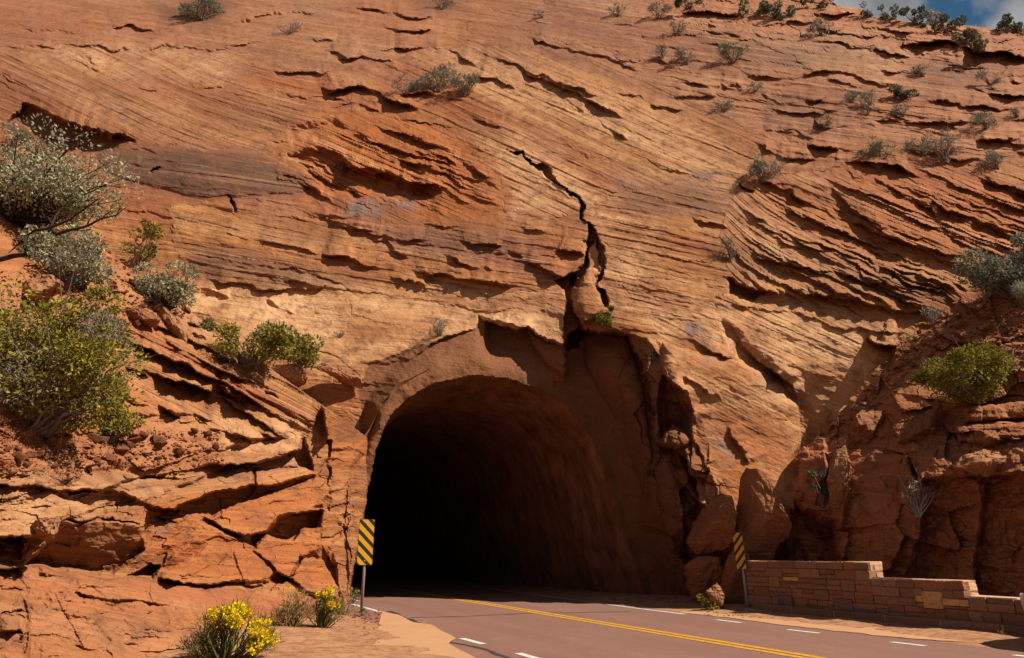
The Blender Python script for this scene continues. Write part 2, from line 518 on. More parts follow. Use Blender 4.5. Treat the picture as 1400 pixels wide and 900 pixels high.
def flat_mat(name, col, rough=0.8, spec=0.2, var=0.25, scale=8.0, dark=None):
    k = NT(name, rough, spec)
    oc = k.objc()
    n = k.noise(oc, scale, 6, 0.65)
    dk = dark or tuple(c * (1 - var) for c in col)
    lt = tuple(min(1, c * (1 + var)) for c in col)
    c = k.mix(n, dk, lt)
    return k.done(c, k.bump(n, 0.25, 0.01))

def leaf_mat(name, a, b, trans=0.25):
    k = NT(name, 0.7, 0.15)
    g = k.n('ShaderNodeNewGeometry').outputs['Random Per Island']
    cl = k.noise(k.objc(), 3.5, 3, 0.6)
    f_ = k.math('ADD', k.math('MULTIPLY', g, .55), k.math('MULTIPLY', k.ramp(cl, [(0.35, 0.0), (0.65, 1.0)]), .45))
    col = k.mix(k.ramp(f_, [(0.1, 0.0), (0.9, 1.0)]), a, b)
    k.done(col)
    tr = k.n('ShaderNodeBsdfTranslucent'); k.l(col, tr.inputs['Color'])
    ms = k.n('ShaderNodeMixShader'); ms.inputs[0].default_value = trans
    k.l(k.b.outputs[0], ms.inputs[1]); k.l(tr.outputs[0], ms.inputs[2])
    k.l(ms.outputs[0], k.t.nodes['Material Output'].inputs['Surface'])
    return k.m
M_SAGE = leaf_mat('sage_leaf', (0.080, 0.084, 0.066), (0.200, 0.200, 0.155))
M_GREYGREEN = leaf_mat('grey_green_leaf', (0.12, 0.122, 0.07), (0.42, 0.40, 0.25))
M_OLIVE = leaf_mat('yellow_green_leaf', (0.055, 0.055, 0.008), (0.300, 0.255, 0.030))
M_DKGREEN = leaf_mat('dark_green_leaf', (0.045, 0.055, 0.030), (0.16, 0.165, 0.085))
M_BLUEGREEN = leaf_mat('blue_green_leaf', (0.080, 0.095, 0.070), (0.23, 0.245, 0.165))
M_DRYTWIG = leaf_mat('dry_twig', (0.110, 0.070, 0.050), (0.240, 0.170, 0.125), 0.1)
M_GREYTWIG = leaf_mat('grey_twig', (0.120, 0.105, 0.095), (0.300, 0.265, 0.235), 0.1)
M_DRYGRASS = leaf_mat('dry_grass', (0.150, 0.105, 0.045), (0.330, 0.240, 0.100))
M_YELLOW = leaf_mat('yellow_flower', (0.60, 0.42, 0.006), (0.85, 0.66, 0.014), 0.3)
M_WHITEFL = leaf_mat('cream_flower', (0.35, 0.30, 0.16), (0.6, 0.52, 0.30), 0.3)
M_STEMGREEN = leaf_mat('green_stem', (0.070, 0.075, 0.018), (0.16, 0.15, 0.04))
M_BARK = flat_mat('dark_bark', (0.040, 0.028, 0.022), 0.9, 0.1, 0.5, 20)
M_BARKGREY = flat_mat('grey_bark', (0.13, 0.105, 0.09), 0.9, 0.1, 0.4, 20)

# ------------------------------------------------------------------ base surfaces
PROF_Z = np.array([-3, 0, 8, 16, 30, 48, 80, 200]) * S
PROF_Y = np.array([-2.2, -1.9, 0.0, 3.8, 11.4, 22.4, 46.0, 150.0]) * S
def cliff_F(P):
    X, Y, Z = P[..., 0], P[..., 1], P[..., 2]
    xs = np.maximum(X, -3.0) + 0.1 * np.minimum(X + 3.0, 0)
    yb = 24.9 * S - 0.16 * xs + 0.002 / S * np.maximum(X - 2, 0) ** 2
    return Y - (yb + np.interp(Z, PROF_Z, PROF_Y))
BK_Z = np.array([-2, 0, 1.3, 4.6, 7.0, 40]) * S
BK_X = np.array([-3.0, 0, 1.9, 3.5, 5.6, 34]) * S
BF_Z = np.array([-2, 0, 1.3, 4.6, 6.8, 10.3, 40]) * S
BF_X = np.array([-.4, 0, .15, .4, .6, 5.8, 50]) * S
def left_F(P):
    X, Y, Z = P[..., 0], P[..., 1], P[..., 2]
    foot = np.interp(Y / S, [6, 12, 18, 21, 24, 30], [-5.4, -5.0, -5.25, -4.9, -4.75, -5.2]) * S
    w = sstep(12.5, 22.5, Y / S)
    return (foot - np.interp(Z, BK_Z, BK_X) * (1 - w) - np.interp(Z, BF_Z, BF_X) * w) - X
WF = gpt(1027, 836); WN = gpt(1400, 873)           # foot of the stone wall, far and near end
wdir = (WN - WF)[:2]; wlen = np.hypot(*wdir); wdir = wdir / wlen
wnrm = np.array([wdir[1], -wdir[0]])
if wnrm[0] > 0: wnrm = -wnrm                        # towards the road
RB_Z = np.array([-2, 0, 4.5, 6.0, 9, 40]) * S
RB_D = np.array([0.2, 0.3, 0.7, 2.0, 5.0, 36]) * S
bnrm = np.array([-.75, -.66])
def right_F(P):
    rel = P[..., 0] * bnrm[0] + P[..., 1] * bnrm[1] - (6.1 * bnrm[0] + 16.2 * bnrm[1])
    return -(rel + np.interp(P[..., 2], RB_Z, RB_D))
def solve(Ff, px, py, lo=3.0, hi=95.0):
    r = rays(px, py)
    a = np.full(px.shape, lo); b = np.full(px.shape, hi)
    for _ in range(34):
        m = (a + b) / 2
        P = r * m[..., None]; P[..., 2] += H_EYE
        f = Ff(P) < 0
        a = np.where(f, m, a); b = np.where(f, b, m)
    return (a + b) / 2

# tunnel mouth in the photo, and the plane it lies in
MOUTH = [(473, 828), (480, 780), (494, 710), (500, 660), (512, 612), (531, 566), (556, 539), (595, 519), (640, 510), (690, 513), (735, 526),
         (780, 552), (812, 590), (832, 640), (850, 700), (868, 760), (882, 796), (890, 818)]
ML = gpt(473, 828); MR = gpt(890, 818)
mdir = (MR - ML)[:2] / np.hypot(*(MR - ML)[:2])
mn = np.array([-mdir[1], mdir[0]])
def mouth_t(px, py):
    r = rays(px, py)
    return (ML[0] * mn[0] + ML[1] * mn[1]) / (r[..., 0] * mn[0] + r[..., 1] * mn[1])
VPX = 250.0
_r = rays(VPX, 757.0)
AX = np.array([_r[0], _r[1]]); AX /= np.hypot(*AX)     # road / tunnel axis
AXN = np.array([AX[1], -AX[0]])                         # to the right of the road

# ------------------------------------------------------------------ the cliff
def strat_field(R, sets, default_slope=0.15, default_rib=0.25):
    px, py = R.px, R.py
    s = py - default_slope * px
    rib = np.full(px.shape, default_rib, np.float32)
    for n, (P, sl, rb) in enumerate(sets):
        k = R.sel(P, 60)
        qx = px[k] + 1.6 * (R.qx[k] - px[k]); qy = py[k] + 1.6 * (R.qy[k] - py[k])
        d = poly_sd(qx, qy, P)
        xs = np.array([a for a, b in sl], float); vs = np.array([b for a, b in sl], float)
        gx = np.linspace(-400, 1800, 1101)
        gh = np.concatenate([[0], np.cumsum(np.interp(gx, xs, vs)[:-1] * 2.0)])
        ss = py[k] - np.interp(px[k], gx, gh) + 313.7 * (n + 1)
        s[k] = np.where(d > 0, ss, s[k])
        w = sstep(-4, 60 if rb > .8 else 16, d)
        rib[k] = rib[k] * (1 - w) + rb * w
    return s.astype(np.float32), rib

def terraces(R, s, rib, tt, seed, layers):
    wob = 5.0 * fbm(R.px / 90, R.py / 90, 3, seed)
    along = R.px
    for i, (lam, amp, p) in enumerate(layers):
        q = (s + wob) / lam + 0.22 * fbm(R.px / (lam * 5), R.py / (lam * 2.5), 2, seed + 20 + i)
        fl = np.floor(q); fr = q - fl
        hsh = vn(fl * 7.31 + 0.5, np.full_like(fl, 3.7 + i), seed + 40) * 0.5 + 0.5
        pat = sstep(-0.25, 0.45, fbm(along / (lam * (9 if lam > 15 else 18)) + fl * 3.17, fl * 1.7, 3, seed + 50 + i))
        prof = fr ** p * (1 - sstep(0.90, 1.0, fr))
        R.h += amp * np.minimum(1.6, 0.03 + rib * 1.35) * (0.3 + hsh) * pat * prof * tt / 20.0

st = 1.65
pxs = np.arange(-190, 1590 + st, st); vs_ = np.linspace(0, 1, 560)
CREST_X = [-200, 900, 1060, 1118, 1145, 1176, 1182, 1229, 1260, 1300, 1325, 1400, 1600]
CREST_Y = [-110, -95, -45, -12, 9, 10, 21, 27, 31, 33, 35, 42, 60]
crest = np.interp(pxs, CREST_X, CREST_Y) + 2.5 * fbm(pxs / 22, pxs * 0, 3, 91)
py_g = crest[None, :] + (848 - crest)[None, :] * vs_[:, None]
px_g = np.repeat(pxs[None, :], len(vs_), 0)
R = Relief(px_g, py_g, 1)
t0 = solve(cliff_F, px_g, py_g)
SETS = [
    ([(-220, 62), (160, 72), (300, 66), (480, 112), (470, 190), (380, 206), (300, 204), (180, 192), (-220, 150)], [(-200, .5), (100, .45), (250, .42), (350, .28), (480, .1)], .4),
    ([(230, 280), (400, 285), (560, 300), (760, 330), (800, 400), (640, 402), (440, 402), (280, 385), (240, 360)], [(200, .19), (800, .16)], .62),
    ([(480, 92), (640, 60), (900, 60), (1130, 205), (1012, 238), (800, 330), (690, 260), (600, 170)], [(400, .38), (700, .46), (1000, .40)], .32),
    ([(640, -140), (1620, -140), (1620, 225), (1190, 222), (1113, 236), (1040, 190), (960, 150), (860, 90), (760, 40)], [(880, .16), (1400, .10)], .5),
    ([(1005, 235), (1113, 236), (1182, 222), (1620, 225), (1620, 400), (1330, 402), (1290, 430), (1180, 440), (1000, 402), (980, 330)], [(990, 1.0), (1030, .75), (1080, .5), (1150, .42), (1300, .38), (1450, .34)], 1.0),
    ([(880, 410), (1000, 404), (1180, 440), (1290, 430), (1180, 520), (1160, 610), (1080, 560), (1000, 452)], [(900, .3), (1000, .45), (1200, .45)], .22),
    ([(200, 394), (440, 400), (640, 402), (780, 420), (780, 480), (650, 445), (590, 467), (505, 505), (440, 505), (300, 440)], [(200, .22), (500, .05), (800, .25)], .06),
    ([(760, 300), (860, 262), (1010, 236), (985, 330), (1000, 404), (900, 425), (828, 405)], [(800, .22), (1000, .2)], .34),
    ([(890, 430), (1000, 452), (1100, 560), (1090, 760), (1000, 700), (905, 520)], [(880, .55), (1100, .5)], .03),
    ([(380, 205), (440, 162), (490, 148), (560, 152), (620, 186), (690, 252), (692, 292), (560, 302), (430, 272), (380, 244)], [(380, .22), (450, .42), (600, .42), (700, .35)], 1.15),
]
s, rib = strat_field(R, SETS)
terraces(R, s, rib, t0, 3, [(46, 0.10, 1.6), (21, 0.09, 1.5), (11, 0.10, 1.3), (6, 0.065, 1.2)])
R.h += .05 * (.25 + rib) * fbm(s / 3.6, px_g / 26, 3, 160) * t0 / 24 + .05 * (.2 + rib) * vl(s / 8, px_g / 40, 164) * t0 / 24
R.plates(120, 22, .25, .15, 171, (.14 + .4 * sstep(120, 40, py_g) * sstep(300, 900, px_g)) * (rib < 1.2), .12)
R.plates(46, 13, .12, .22, 173, sstep(70, 25, py_g - np.interp(px_g, [900, 1200, 1400], [0, 20, 50])) * sstep(820, 960, px_g), .3)
R.random_ledges(130, (-120, -60, 1500, 430), SETS, .15, 181)
R.random_ledges(60, (900, -20, 1500, 240), SETS, .15, 182, (.1, .30), (20, 100))
R.random_ledges(170, (-150, -60, 1500, 560), SETS, .15, 183, (.03, .085), (160, 460), (5, 12), .1, 9, .7, .6)
R.random_ledges(110, (990, 225, 1500, 440), SETS, .15, 184, (.08, .16), (120, 340), (5, 11), .6, 9, .8, 1.0)
R.random_ledges(60, (385, 150, 700, 290), SETS, .15, 185, (.07, .16), (80, 220), (5, 11), 1.1, 7, .8, 1.0)
R.h += (0.5 * fbm(px_g / 230, py_g / 150, 3, 60) + 0.07 * fbm(px_g / 40, py_g / 22, 4, 66) + 0.02 * fbm(px_g / 7, py_g / 6, 3, 71)) * t0 / 24

LED = [  # polyline, overhang, fade above, undercut, fade below
    ([(26, 41), (69, 40), (117, 48)], .14, 20, .12, 8), ([(148, 43), (179, 36), (212, 43)], .30, 22, .25, 9),
    ([(212, 45), (248, 45)], .16, 18, .1, 8), ([(257, 46), (287, 44)], .14, 18, .1, 8),
    ([(-20, 64), (69, 62), (120, 67), (158, 71), (220, 68), (296, 65), (344, 60), (379, 48), (410, 38)], .20, 30, .14, 10),
    ([(317, 33), (372, 22), (441, 17)], .24, 22, .16, 9), ([(415, 52), (472, 58)], .28, 20, .2, 9), ([(450, 70), (485, 86)], .3, 20, .2, 9),
    ([(348, 103), (368, 100), (403, 98), (441, 102), (461, 95)], .22, 24, .22, 16), ([(241, 117), (272, 124), (317, 115), (344, 110)], .14, 20, .1, 9),
    ([(355, 127), (413, 134), (480, 134)], .22, 14, .12, 10), ([(88, 84), (140, 98)], .10, 20, .08, 8),
    ([(481, 12), (522, 14), (570, 24), (594, 26)], .34, 24, .25, 10), ([(518, 41), (553, 43), (591, 45)], .36, 22, .3, 14),
    ([(455, 83), (508, 81), (539, 86)], .32, 24, .25, 10), ([(498, 71), (550, 69), (611, 71), (653, 90)], .48, 26, .4, 14),
    ([(632, 67), (680, 79), (708, 88), (722, 100), (777, 124), (821, 150), (859, 167)], .40, 26, .35, 10),
    ([(711, 90), (770, 117), (821, 136)], .26, 10, .2, 8), ([(653, 100), (680, 105), (708, 119)], .34, 22, .28, 10),
    ([(713, 40), (735, 55), (770, 67), (832, 81), (887, 103)], .30, 24, .2, 9), ([(835, 83), (918, 86)], .2, 20, .12, 8),
    ([(763, 136), (790, 155), (832, 176), (862, 196)], .22, 24, .2, 7), ([(642, 164), (684, 179)], .16, 24, .1, 10),
    ([(887, 145), (932, 155)], .22, 18, .15, 8), ([(832, 129), (887, 136)], .16, 18, .1, 8), ([(914, 179), (932, 155)], .15, 14, .1, 7),
    ([(925, 20), (985, 17), (1020, 22)], .45, 12, .3, 10), ([(1089, 22), (1175, 16)], .5, 10, .3, 10), ([(960, 30), (1060, 34), (1140, 30)], .35, 10, .2, 9),
    ([(1170, 38), (1240, 44), (1300, 42)], .4, 10, .2, 9), ([(1120, 44), (1180, 52), (1230, 52)], .3, 10, .2, 9),
    ([(965, 45), (1016, 53)], .3, 16, .2, 9), ([(1102, 55), (1161, 65), (1216, 74)], .3, 22, .2, 9),
    ([(1216, 74), (1250, 58), (1292, 53), (1333, 64), (1420, 79)], .9, 30, 1.1, 18),
    ([(1013, 114), (1034, 103), (1085, 107), (1113, 98), (1154, 103), (1230, 117)], .28, 22, .2, 9), ([(1200, 76), (1240, 88)], .26, 16, .2, 8),
    ([(915, 134), (982, 134)], .3, 16, .2, 10), ([(1040, 127), (1068, 141), (1133, 136)], .3, 18, .22, 10), ([(985, 116), (1020, 120)], .2, 16, .12, 8),
    ([(1288, 90), (1357, 91)], .34, 16, .25, 9), ([(1326, 120), (1370, 130), (1420, 132)], .45, 18, .35, 11), ([(1333, 189), (1420, 205)], .45, 22, .3, 12),
    ([(1030, 198), (1068, 215), (1116, 220)], .36, 22, .3, 12), ([(1106, 200), (1147, 208)], .44, 20, .4, 12), ([(1109, 162), (1127, 179), (1166, 175)], .36, 16, .3, 12),
    ([(1154, 224), (1223, 227), (1268, 248)], .42, 18, .3, 12), ([(1020, 240), (1080, 262), (1110, 285)], .42, 18, .3, 16),
    ([(1040, 150), (1100, 158), (1170, 152)], .2, 18, .14, 8), ([(1190, 165), (1260, 170), (1330, 168)], .24, 18, .2, 8), ([(1260, 140), (1330, 146), (1400, 150)], .3, 16, .2, 9),
    ([(1230, 205), (1290, 212), (1350, 218)], .3, 16, .2, 9), ([(1380, 108), (1430, 114)], .3, 14, .2, 9),
    ([(34, 146), (62, 157), (117, 174), (185, 194)], .35, 26, .0, 10),
    ([(399, 286), (440, 292), (481, 306), (512, 314)], .26, 26, .2, 8), ([(508, 328), (529, 331), (563, 352)], .24, 24, .2, 9),
    ([(440, 345), (494, 357), (525, 369)], .28, 26, .2, 9), ([(563, 372), (611, 377), (667, 386), (712, 393)], .34, 26, .25, 10),
    ([(629, 331), (687, 338)], .24, 16, .2, 10), ([(605, 350), (640, 362), (673, 374)], .26, 18, .2, 9), ([(715, 356), (740, 366), (772, 380)], .3, 20, .25, 10),
    ([(763, 341), (801, 350)], .3, 18, .3, 8), ([(532, 379), (591, 388)], .24, 22, .15, 8), ([(300, 318), (380, 336), (440, 346)], .16, 22, .1, 7),
    ([(145, 282), (240, 298)], .12, 20, .12, 7), ([(440, 300), (520, 322), (600, 330)], .16, 18, .1, 8), ([(640, 345), (720, 352)], .16, 14, .12, 8),
    ([(275, 383), (362, 396), (434, 399), (463, 385)], .20, 40, .1, 10), ([(275, 393), (313, 412)], .18, 16, .14, 8), ([(362, 410), (406, 433)], .16, 14, .1, 7),
    ([(536, 130), (570, 126), (610, 130), (640, 136)], .4, 10, .2, 12), ([(430, 122), (480, 118), (520, 128)], .42, 14, .3, 12),
    ([(655, 424), (700, 447), (735, 455)], .3, 18, .0, 10), ([(500, 166), (560, 186), (611, 210), (684, 258)], .34, 16, .3, 14),
    ([(460, 214), (505, 236), (556, 252), (610, 262)], .85, 22, .8, 20), ([(432, 130), (470, 118), (512, 122), (545, 140), (580, 150)], .6, 14, .5, 12), ([(448, 150), (480, 140), (520, 150)], .35, 12, .3, 10), ([(539, 220), (605, 236), (690, 262)], .42, 18, .3, 12),
    ([(480, 182), (540, 206), (620, 232)], .28, 12, .2, 9), ([(400, 222), (450, 250), (520, 272)], .3, 14, .2, 10), ([(385, 236), (440, 266)], .24, 12, .2, 9),
    # right: deep ribs and shelves
    ([(985, 378), (1010, 392), (1060, 404), (1100, 410)], .42, 24, .4, 14), ([(1010, 345), (1080, 366), (1160, 380), (1240, 396)], .34, 18, .25, 10),
    ([(1060, 395), (1140, 408), (1220, 424), (1290, 428)], .42, 18, .3, 10), ([(1160, 300), (1250, 336), (1340, 356)], .44, 16, .35, 12),
    ([(1240, 255), (1300, 290), (1400, 330)], .45, 16, .35, 12), ([(1180, 240), (1240, 268), (1290, 300)], .38, 16, .3, 12),
    ([(1130, 250), (1170, 290), (1260, 345), (1345, 375)], .3, 14, .25, 10), ([(1330, 240), (1400, 268), (1460, 290)], .4, 16, .3, 12),
    ([(1180, 462), (1200, 472), (1225, 474)], .5, 20, .5, 18), ([(1075, 430), (1150, 450), (1240, 460)], .16, 16, .1, 8),
    ([(993, 440), (1010, 462), (1040, 492), (1070, 512), (1088, 530), (1098, 552)], .42, 26, .45, 12), ([(935, 460), (975, 480), (1005, 492)], .2, 20, .16, 10),
    ([(930, 515), (965, 535), (985, 548)], .16, 18, .1, 8), ([(990, 585), (1010, 612), (1025, 640)], .14, 16, .1, 8),
    ([(545, 500), (591, 467), (654, 445)], .22, 8, .0, 10),
    ([(940, 300), (1000, 312)], .12, 16, .1, 6),
]
for a in LED:
    mx = sum(p[0] for p in a[0]) / len(a[0]); my = sum(p[1] for p in a[0]) / len(a[0])
    f_ = .6 if mx > 990 and 235 < my < 430 else 1.0
    R.ledge(a[0], a[1] * f_, a[2], a[3] * f_, a[4], *a[5:])
# the long crack down to the portal and the loose pillar in it
BIG = [(694, 203), (715, 207), (728, 224), (746, 234), (753, 246), (773, 260), (790, 270), (799, 282), (796, 296), (815, 312)]
R.ledge(BIG, .12, 20, .0, 10, taper=.06)
R.crack(BIG, 1.0, 5.5, .1)
R.crack([(806, 300), (812, 322), (802, 355), (794, 374), (786, 395)], 0.9, 6, .05)
R.block([(757, 384), (790, 370), (784, 400), (786, 430), (800, 452), (790, 475), (772, 480), (770, 440), (778, 415)], -1.3, 6)
R.crack([(818, 322), (826, 366), (816, 388), (830, 420)], 0.8, 5, .05)
R.block([(790, 380), (806, 370), (822, 388), (826, 412), (816, 436), (798, 444), (786, 424), (785, 398)], .45, 14)
R.block([(797, 330), (818, 330), (822, 372), (800, 368)], -.35, 6)
R.crack([(312, 268), (318, 282), (324, 294)], .5, 4); R.crack([(206, 232), (222, 226)], .3, 3.5); R.crack([(1004, 250), (1030, 262)], .3, 3)
# sunken hollows
def hollow(P, depth, soft):
    R.h -= depth * R.mask(P, soft)
hollow([(34, 143), (62, 155), (117, 172), (185, 194), (138, 208), (58, 212), (20, 205), (10, 172)], 1.1, 4)
hollow([(392, 214), (440, 206), (505, 236), (556, 254), (600, 268), (520, 272), (440, 258)], 0.55, 7)
hollow([(400, 180), (455, 165), (470, 178), (400, 196)], 0.4, 6)
hollow([(1150, 262), (1040, 262), (1060, 300), (1120, 330), (1180, 345), (1230, 350)], 0.35, 16)
hollow([(994, 384), (1050, 404), (1030, 412), (1000, 404)], 0.6, 5)
hollow([(985, 440), (1070, 505), (1094, 550), (1060, 525), (1010, 485)], 0.25, 8)
R.block([(905, 470), (980, 485), (1060, 510), (1094, 556), (1092, 640), (1080, 740), (1000, 760), (940, 690), (908, 560)], .35, 26)
R.block([(131, 208), (220, 198), (310, 204), (361, 208), (430, 250), (413, 264), (275, 272), (207, 255), (148, 234)], .32, 40)
for a in [([(60, 168), (110, 182), (150, 192)], .25, 8, .2, 8), ([(50, 182), (90, 192), (130, 200)], .22, 8, .2, 8)]: R.ledge(*a)
# the excavated portal face, deepest in the middle and cut back on its right side
REC = [(492, 530), (505, 499), (548, 481), (591, 466), (653, 447), (657, 428), (664, 436), (701, 452), (718, 450), (732, 459), (770, 473), (780, 455), (795, 452),
       (818, 452), (842, 450), (858, 457), (882, 466), (903, 493), (903, 515), (935, 560), (960, 620), (985, 680), (1000, 850), (480, 850)]
m_rec = R.mask(REC, 2.2, .8)
dep = np.interp(px_g, [490, 640, 662, 670, 735, 765, 785, 900], [.05, .12, .2, .9, 1.0, .8, .7, .25])
REC2 = [(776, 478), (784, 454), (796, 450), (818, 452), (842, 451), (857, 458), (870, 486), (880, 520), (889, 560), (900, 604), (930, 612), (948, 640), (962, 690), (985, 705), (1000, 850), (640, 850), (700, 560), (765, 520)]
R.h -= R.mask(REC2, 2.0, 1.6) * np.interp(px_g, [770, 790, 850, 900, 1000], [.9, 1.2, 1.15, 1.1, .8])
R.h -= m_rec * dep
m_but = R.mask([(840, 455), (880, 470), (910, 500), (960, 600), (1000, 690), (1000, 840), (840, 840), (860, 700), (850, 600)], 14)
R.plates(52, 90, .5, .36, 191, m_but * sstep(870, 905, px_g), .05)
R.plates(22, 34, .5, .16, 193, m_but, .06)
for a in [([(905, 520), (940, 540), (950, 580)], .35, 14, .3, 12), ([(900, 600), (935, 616), (950, 650)], .3, 14, .3, 14), ([(925, 650), (960, 690), (975, 720)], .3, 16, .3, 14), ([(890, 720), (930, 740), (960, 750)], .3, 16, .3, 10)]: R.ledge(*a)
R.h -= 1.0 * np.clip((px_g - 900) / 200, 0, 1) * sstep(330, 620, py_g)
R.h -= .9 * R.mask([(928, 735), (1004, 715), (1092, 748), (1100, 860), (925, 860)], 14)
R.block([(718, 450), (735, 459), (772, 474), (778, 500), (770, 520), (742, 496), (725, 474)], .45, 8)
R.block([(797, 458), (818, 451), (842, 451), (856, 460), (872, 500), (884, 560), (893, 620), (884, 690), (868, 640), (846, 575), (818, 530), (800, 500)], .55, 34)
R.block([(902, 515), (930, 530), (948, 560), (940, 590), (922, 578), (905, 600), (896, 560)], -.75, 7)
R.block([(905, 585), (930, 582), (945, 600), (930, 612), (908, 606)], .4, 8)
R.block([(896, 618), (932, 614), (948, 650), (958, 690), (930, 716), (900, 690)], .40, 12)
for P_, A_ in (([(905, 700), (945, 690), (965, 720), (950, 760), (915, 755)], .35), ([(925, 762), (975, 765), (985, 800), (950, 830), (925, 815)], .4), ([(880, 640), (902, 660), (905, 720), (890, 700)], .2)):
    R.block(P_, A_, 12)
t = t0 - R.h
# bring the rock round the mouth to the plane of the portal
sdm = poly_sd(R.px + .5 * (R.qx - R.px), R.py + .5 * (R.qy - R.py), MOUTH)
wid = np.interp(px_g, [480, 540, 600, 650, 664, 720, 820, 1000], [30, 46, 66, 72, 46, 50, 70, 90])
lin = np.clip((sdm + wid) / (wid - 3), 0, 1)
near = np.where(px_g > 700, .5 * lin + .5 * lin * lin * (3 - 2 * lin), lin * lin * (3 - 2 * lin))
lowr = sstep(830, 940, px_g) * sstep(500, 640, py_g)
t = t * (1 - near) + (mouth_t(px_g, py_g) - .5 * (R.h - R.h.mean()) * 0 - 0.12 * fbm(px_g / 26, py_g / 26, 4, 77)) * near
Pc = at(px_g, py_g, t)
keep = ~((py_g[:-1, :-1] > 815) & (px_g[:-1, :-1] > 470) & (px_g[:-1, :-1] < 905))
keep &= ~((sdm[:-1, :-1] > 3) & (sdm[1:, 1:] > 3) & (sdm[:-1, 1:] > 3) & (sdm[1:, :-1] > 3))
Rc = R; tc = t
# colour zones of the stone
for P_, v in (([(131, 207), (220, 196), (310, 203), (361, 207), (430, 248), (413, 264), (275, 272), (207, 255), (148, 234)], 1.0),
              ([(20, 150), (62, 155), (117, 172), (185, 194), (138, 210), (58, 212)], .85), ([(241, 365), (279, 336), (327, 341), (480, 386), (434, 398), (362, 396), (286, 386)], .75),
              ([(250, 130), (420, 150), (400, 185), (260, 165)], .45), ([(-200, 90), (140, 110), (300, 190), (180, 190), (-200, 150)], .35), ([(460, 270), (580, 278), (570, 300), (470, 296)], .6),
              ([(500, 300), (700, 320), (740, 370), (560, 345)], .55), ([(840, 240), (1000, 262), (990, 300), (850, 286)], .5), ([(1040, 120), (1180, 125), (1160, 190), (1050, 180)], .5),
              ([(940, 50), (1160, 62), (1180, 90), (960, 85)], .45), ([(1100, 350), (1300, 390), (1290, 425), (1090, 400)], .45), ([(960, 320), (1100, 350), (1060, 380), (985, 370)], .5),
              ([(640, 160), (690, 182), (680, 192), (640, 176)], .6), ([(200, 0), (320, 0), (300, 34), (220, 34)], .8), ([(560, -10), (640, -10), (620, 18), (575, 20)], .7),
              ([(1250, 80), (1370, 95), (1360, 125), (1270, 120)], .5), ([(360, 300), (480, 310), (460, 345), (360, 330)], .45)):
    R.add_att('varnish_and_shade', P_, v, 16)
for P_, v in (([(200, 394), (440, 402), (640, 404), (780, 424), (770, 470), (650, 443), (590, 464), (505, 498), (440, 500), (300, 440)], 1.0),
              ([(640, 180), (720, 170), (800, 250), (900, 320), (880, 430), (830, 420), (800, 300), (700, 300)], .8), ([(870, 400), (1000, 410), (1180, 445), (1180, 520), (1150, 600), (1090, 560), (1090, 700), (920, 520)], .95),
              ([(60, 60), (330, 70), (300, 110), (100, 95)], .6), ([(100, 110), (240, 150), (420, 200), (330, 205), (200, 185), (100, 140)], .5), ([(1090, 60), (1230, 80), (1220, 110), (1100, 96)], .5),
              ([(640, 90), (900, 170), (1000, 240), (860, 250), (700, 160)], .5), ([(980, 250), (1050, 290), (1150, 350), (1300, 385), (1160, 380), (1040, 350)], .6), ([(230, 380), (640, 398), (760, 404), (640, 420), (300, 410)], .8)):
    R.add_att('pale', P_, v, 26)
for P_, v in (([(380, 205), (440, 162), (490, 148), (560, 152), (640, 200), (690, 252), (692, 292), (560, 302), (430, 272), (380, 244)], .95), ([(990, 560), (1085, 560), (1085, 740), (1000, 700)], .7),
              ([(350, 104), (450, 104), (440, 130), (360, 124)], .8), ([(1000, 380), (1060, 400), (1050, 420), (1000, 410)], .8), ([(1130, 240), (1400, 250), (1400, 330), (1250, 350), (1150, 300)], .55),
              ([(460, 420), (640, 415), (560, 460), (470, 480)], .5), ([(930, 440), (1000, 470), (1060, 520), (1000, 540), (930, 500)], .5)):
    R.add_att('orange', P_, v, 18)
for P_, v in (([(880, -120), (1620, -120), (1620, 60), (1280, 75), (1160, 40), (880, 30)], .8), ([(1210, 50), (1420, 60), (1420, 82), (1230, 78)], .7), ([(1000, 110), (1420, 110), (1420, 225), (1010, 200)], .45),
              ([(400, -100), (720, -100), (700, 60), (480, 60)], .4), ([(-200, -110), (420, -110), (400, 50), (-200, 50)], .35)):
    R.add_att('red', P_, v, 26)
for P_ in ([(930, 435), (950, 440), (975, 462), (962, 472), (938, 462)], [(955, 492), (985, 496), (980, 506), (955, 503)], [(975, 600), (1000, 596), (1010, 632), (995, 640)], [(540, 272), (575, 276), (572, 286), (540, 284)],
           [(486, 270), (530, 276), (520, 290), (470, 294)], [(940, 232), (990, 240), (960, 248)], [(1040, 505), (1070, 520), (1050, 525)], [(905, 640), (925, 650), (930, 690), (910, 690)]):
    R.add_att('greyv', P_, .9, 7)
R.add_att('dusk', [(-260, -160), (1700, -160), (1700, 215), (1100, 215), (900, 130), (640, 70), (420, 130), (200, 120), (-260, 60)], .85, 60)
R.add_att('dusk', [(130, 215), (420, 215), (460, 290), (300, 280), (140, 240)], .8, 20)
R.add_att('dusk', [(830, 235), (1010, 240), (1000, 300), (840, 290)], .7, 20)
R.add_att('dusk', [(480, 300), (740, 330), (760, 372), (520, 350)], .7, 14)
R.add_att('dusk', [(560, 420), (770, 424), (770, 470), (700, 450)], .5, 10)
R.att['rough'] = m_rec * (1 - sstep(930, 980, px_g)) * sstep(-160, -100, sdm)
R.att['varnish_and_shade'] = np.maximum(R.att['varnish_and_shade'], .9 * sstep(-110, -40, sdm) * sstep(640, 720, px_g) * sstep(495, 540, py_g))  # sooty rim round the mouth, darkened further to paint the reveal's shade
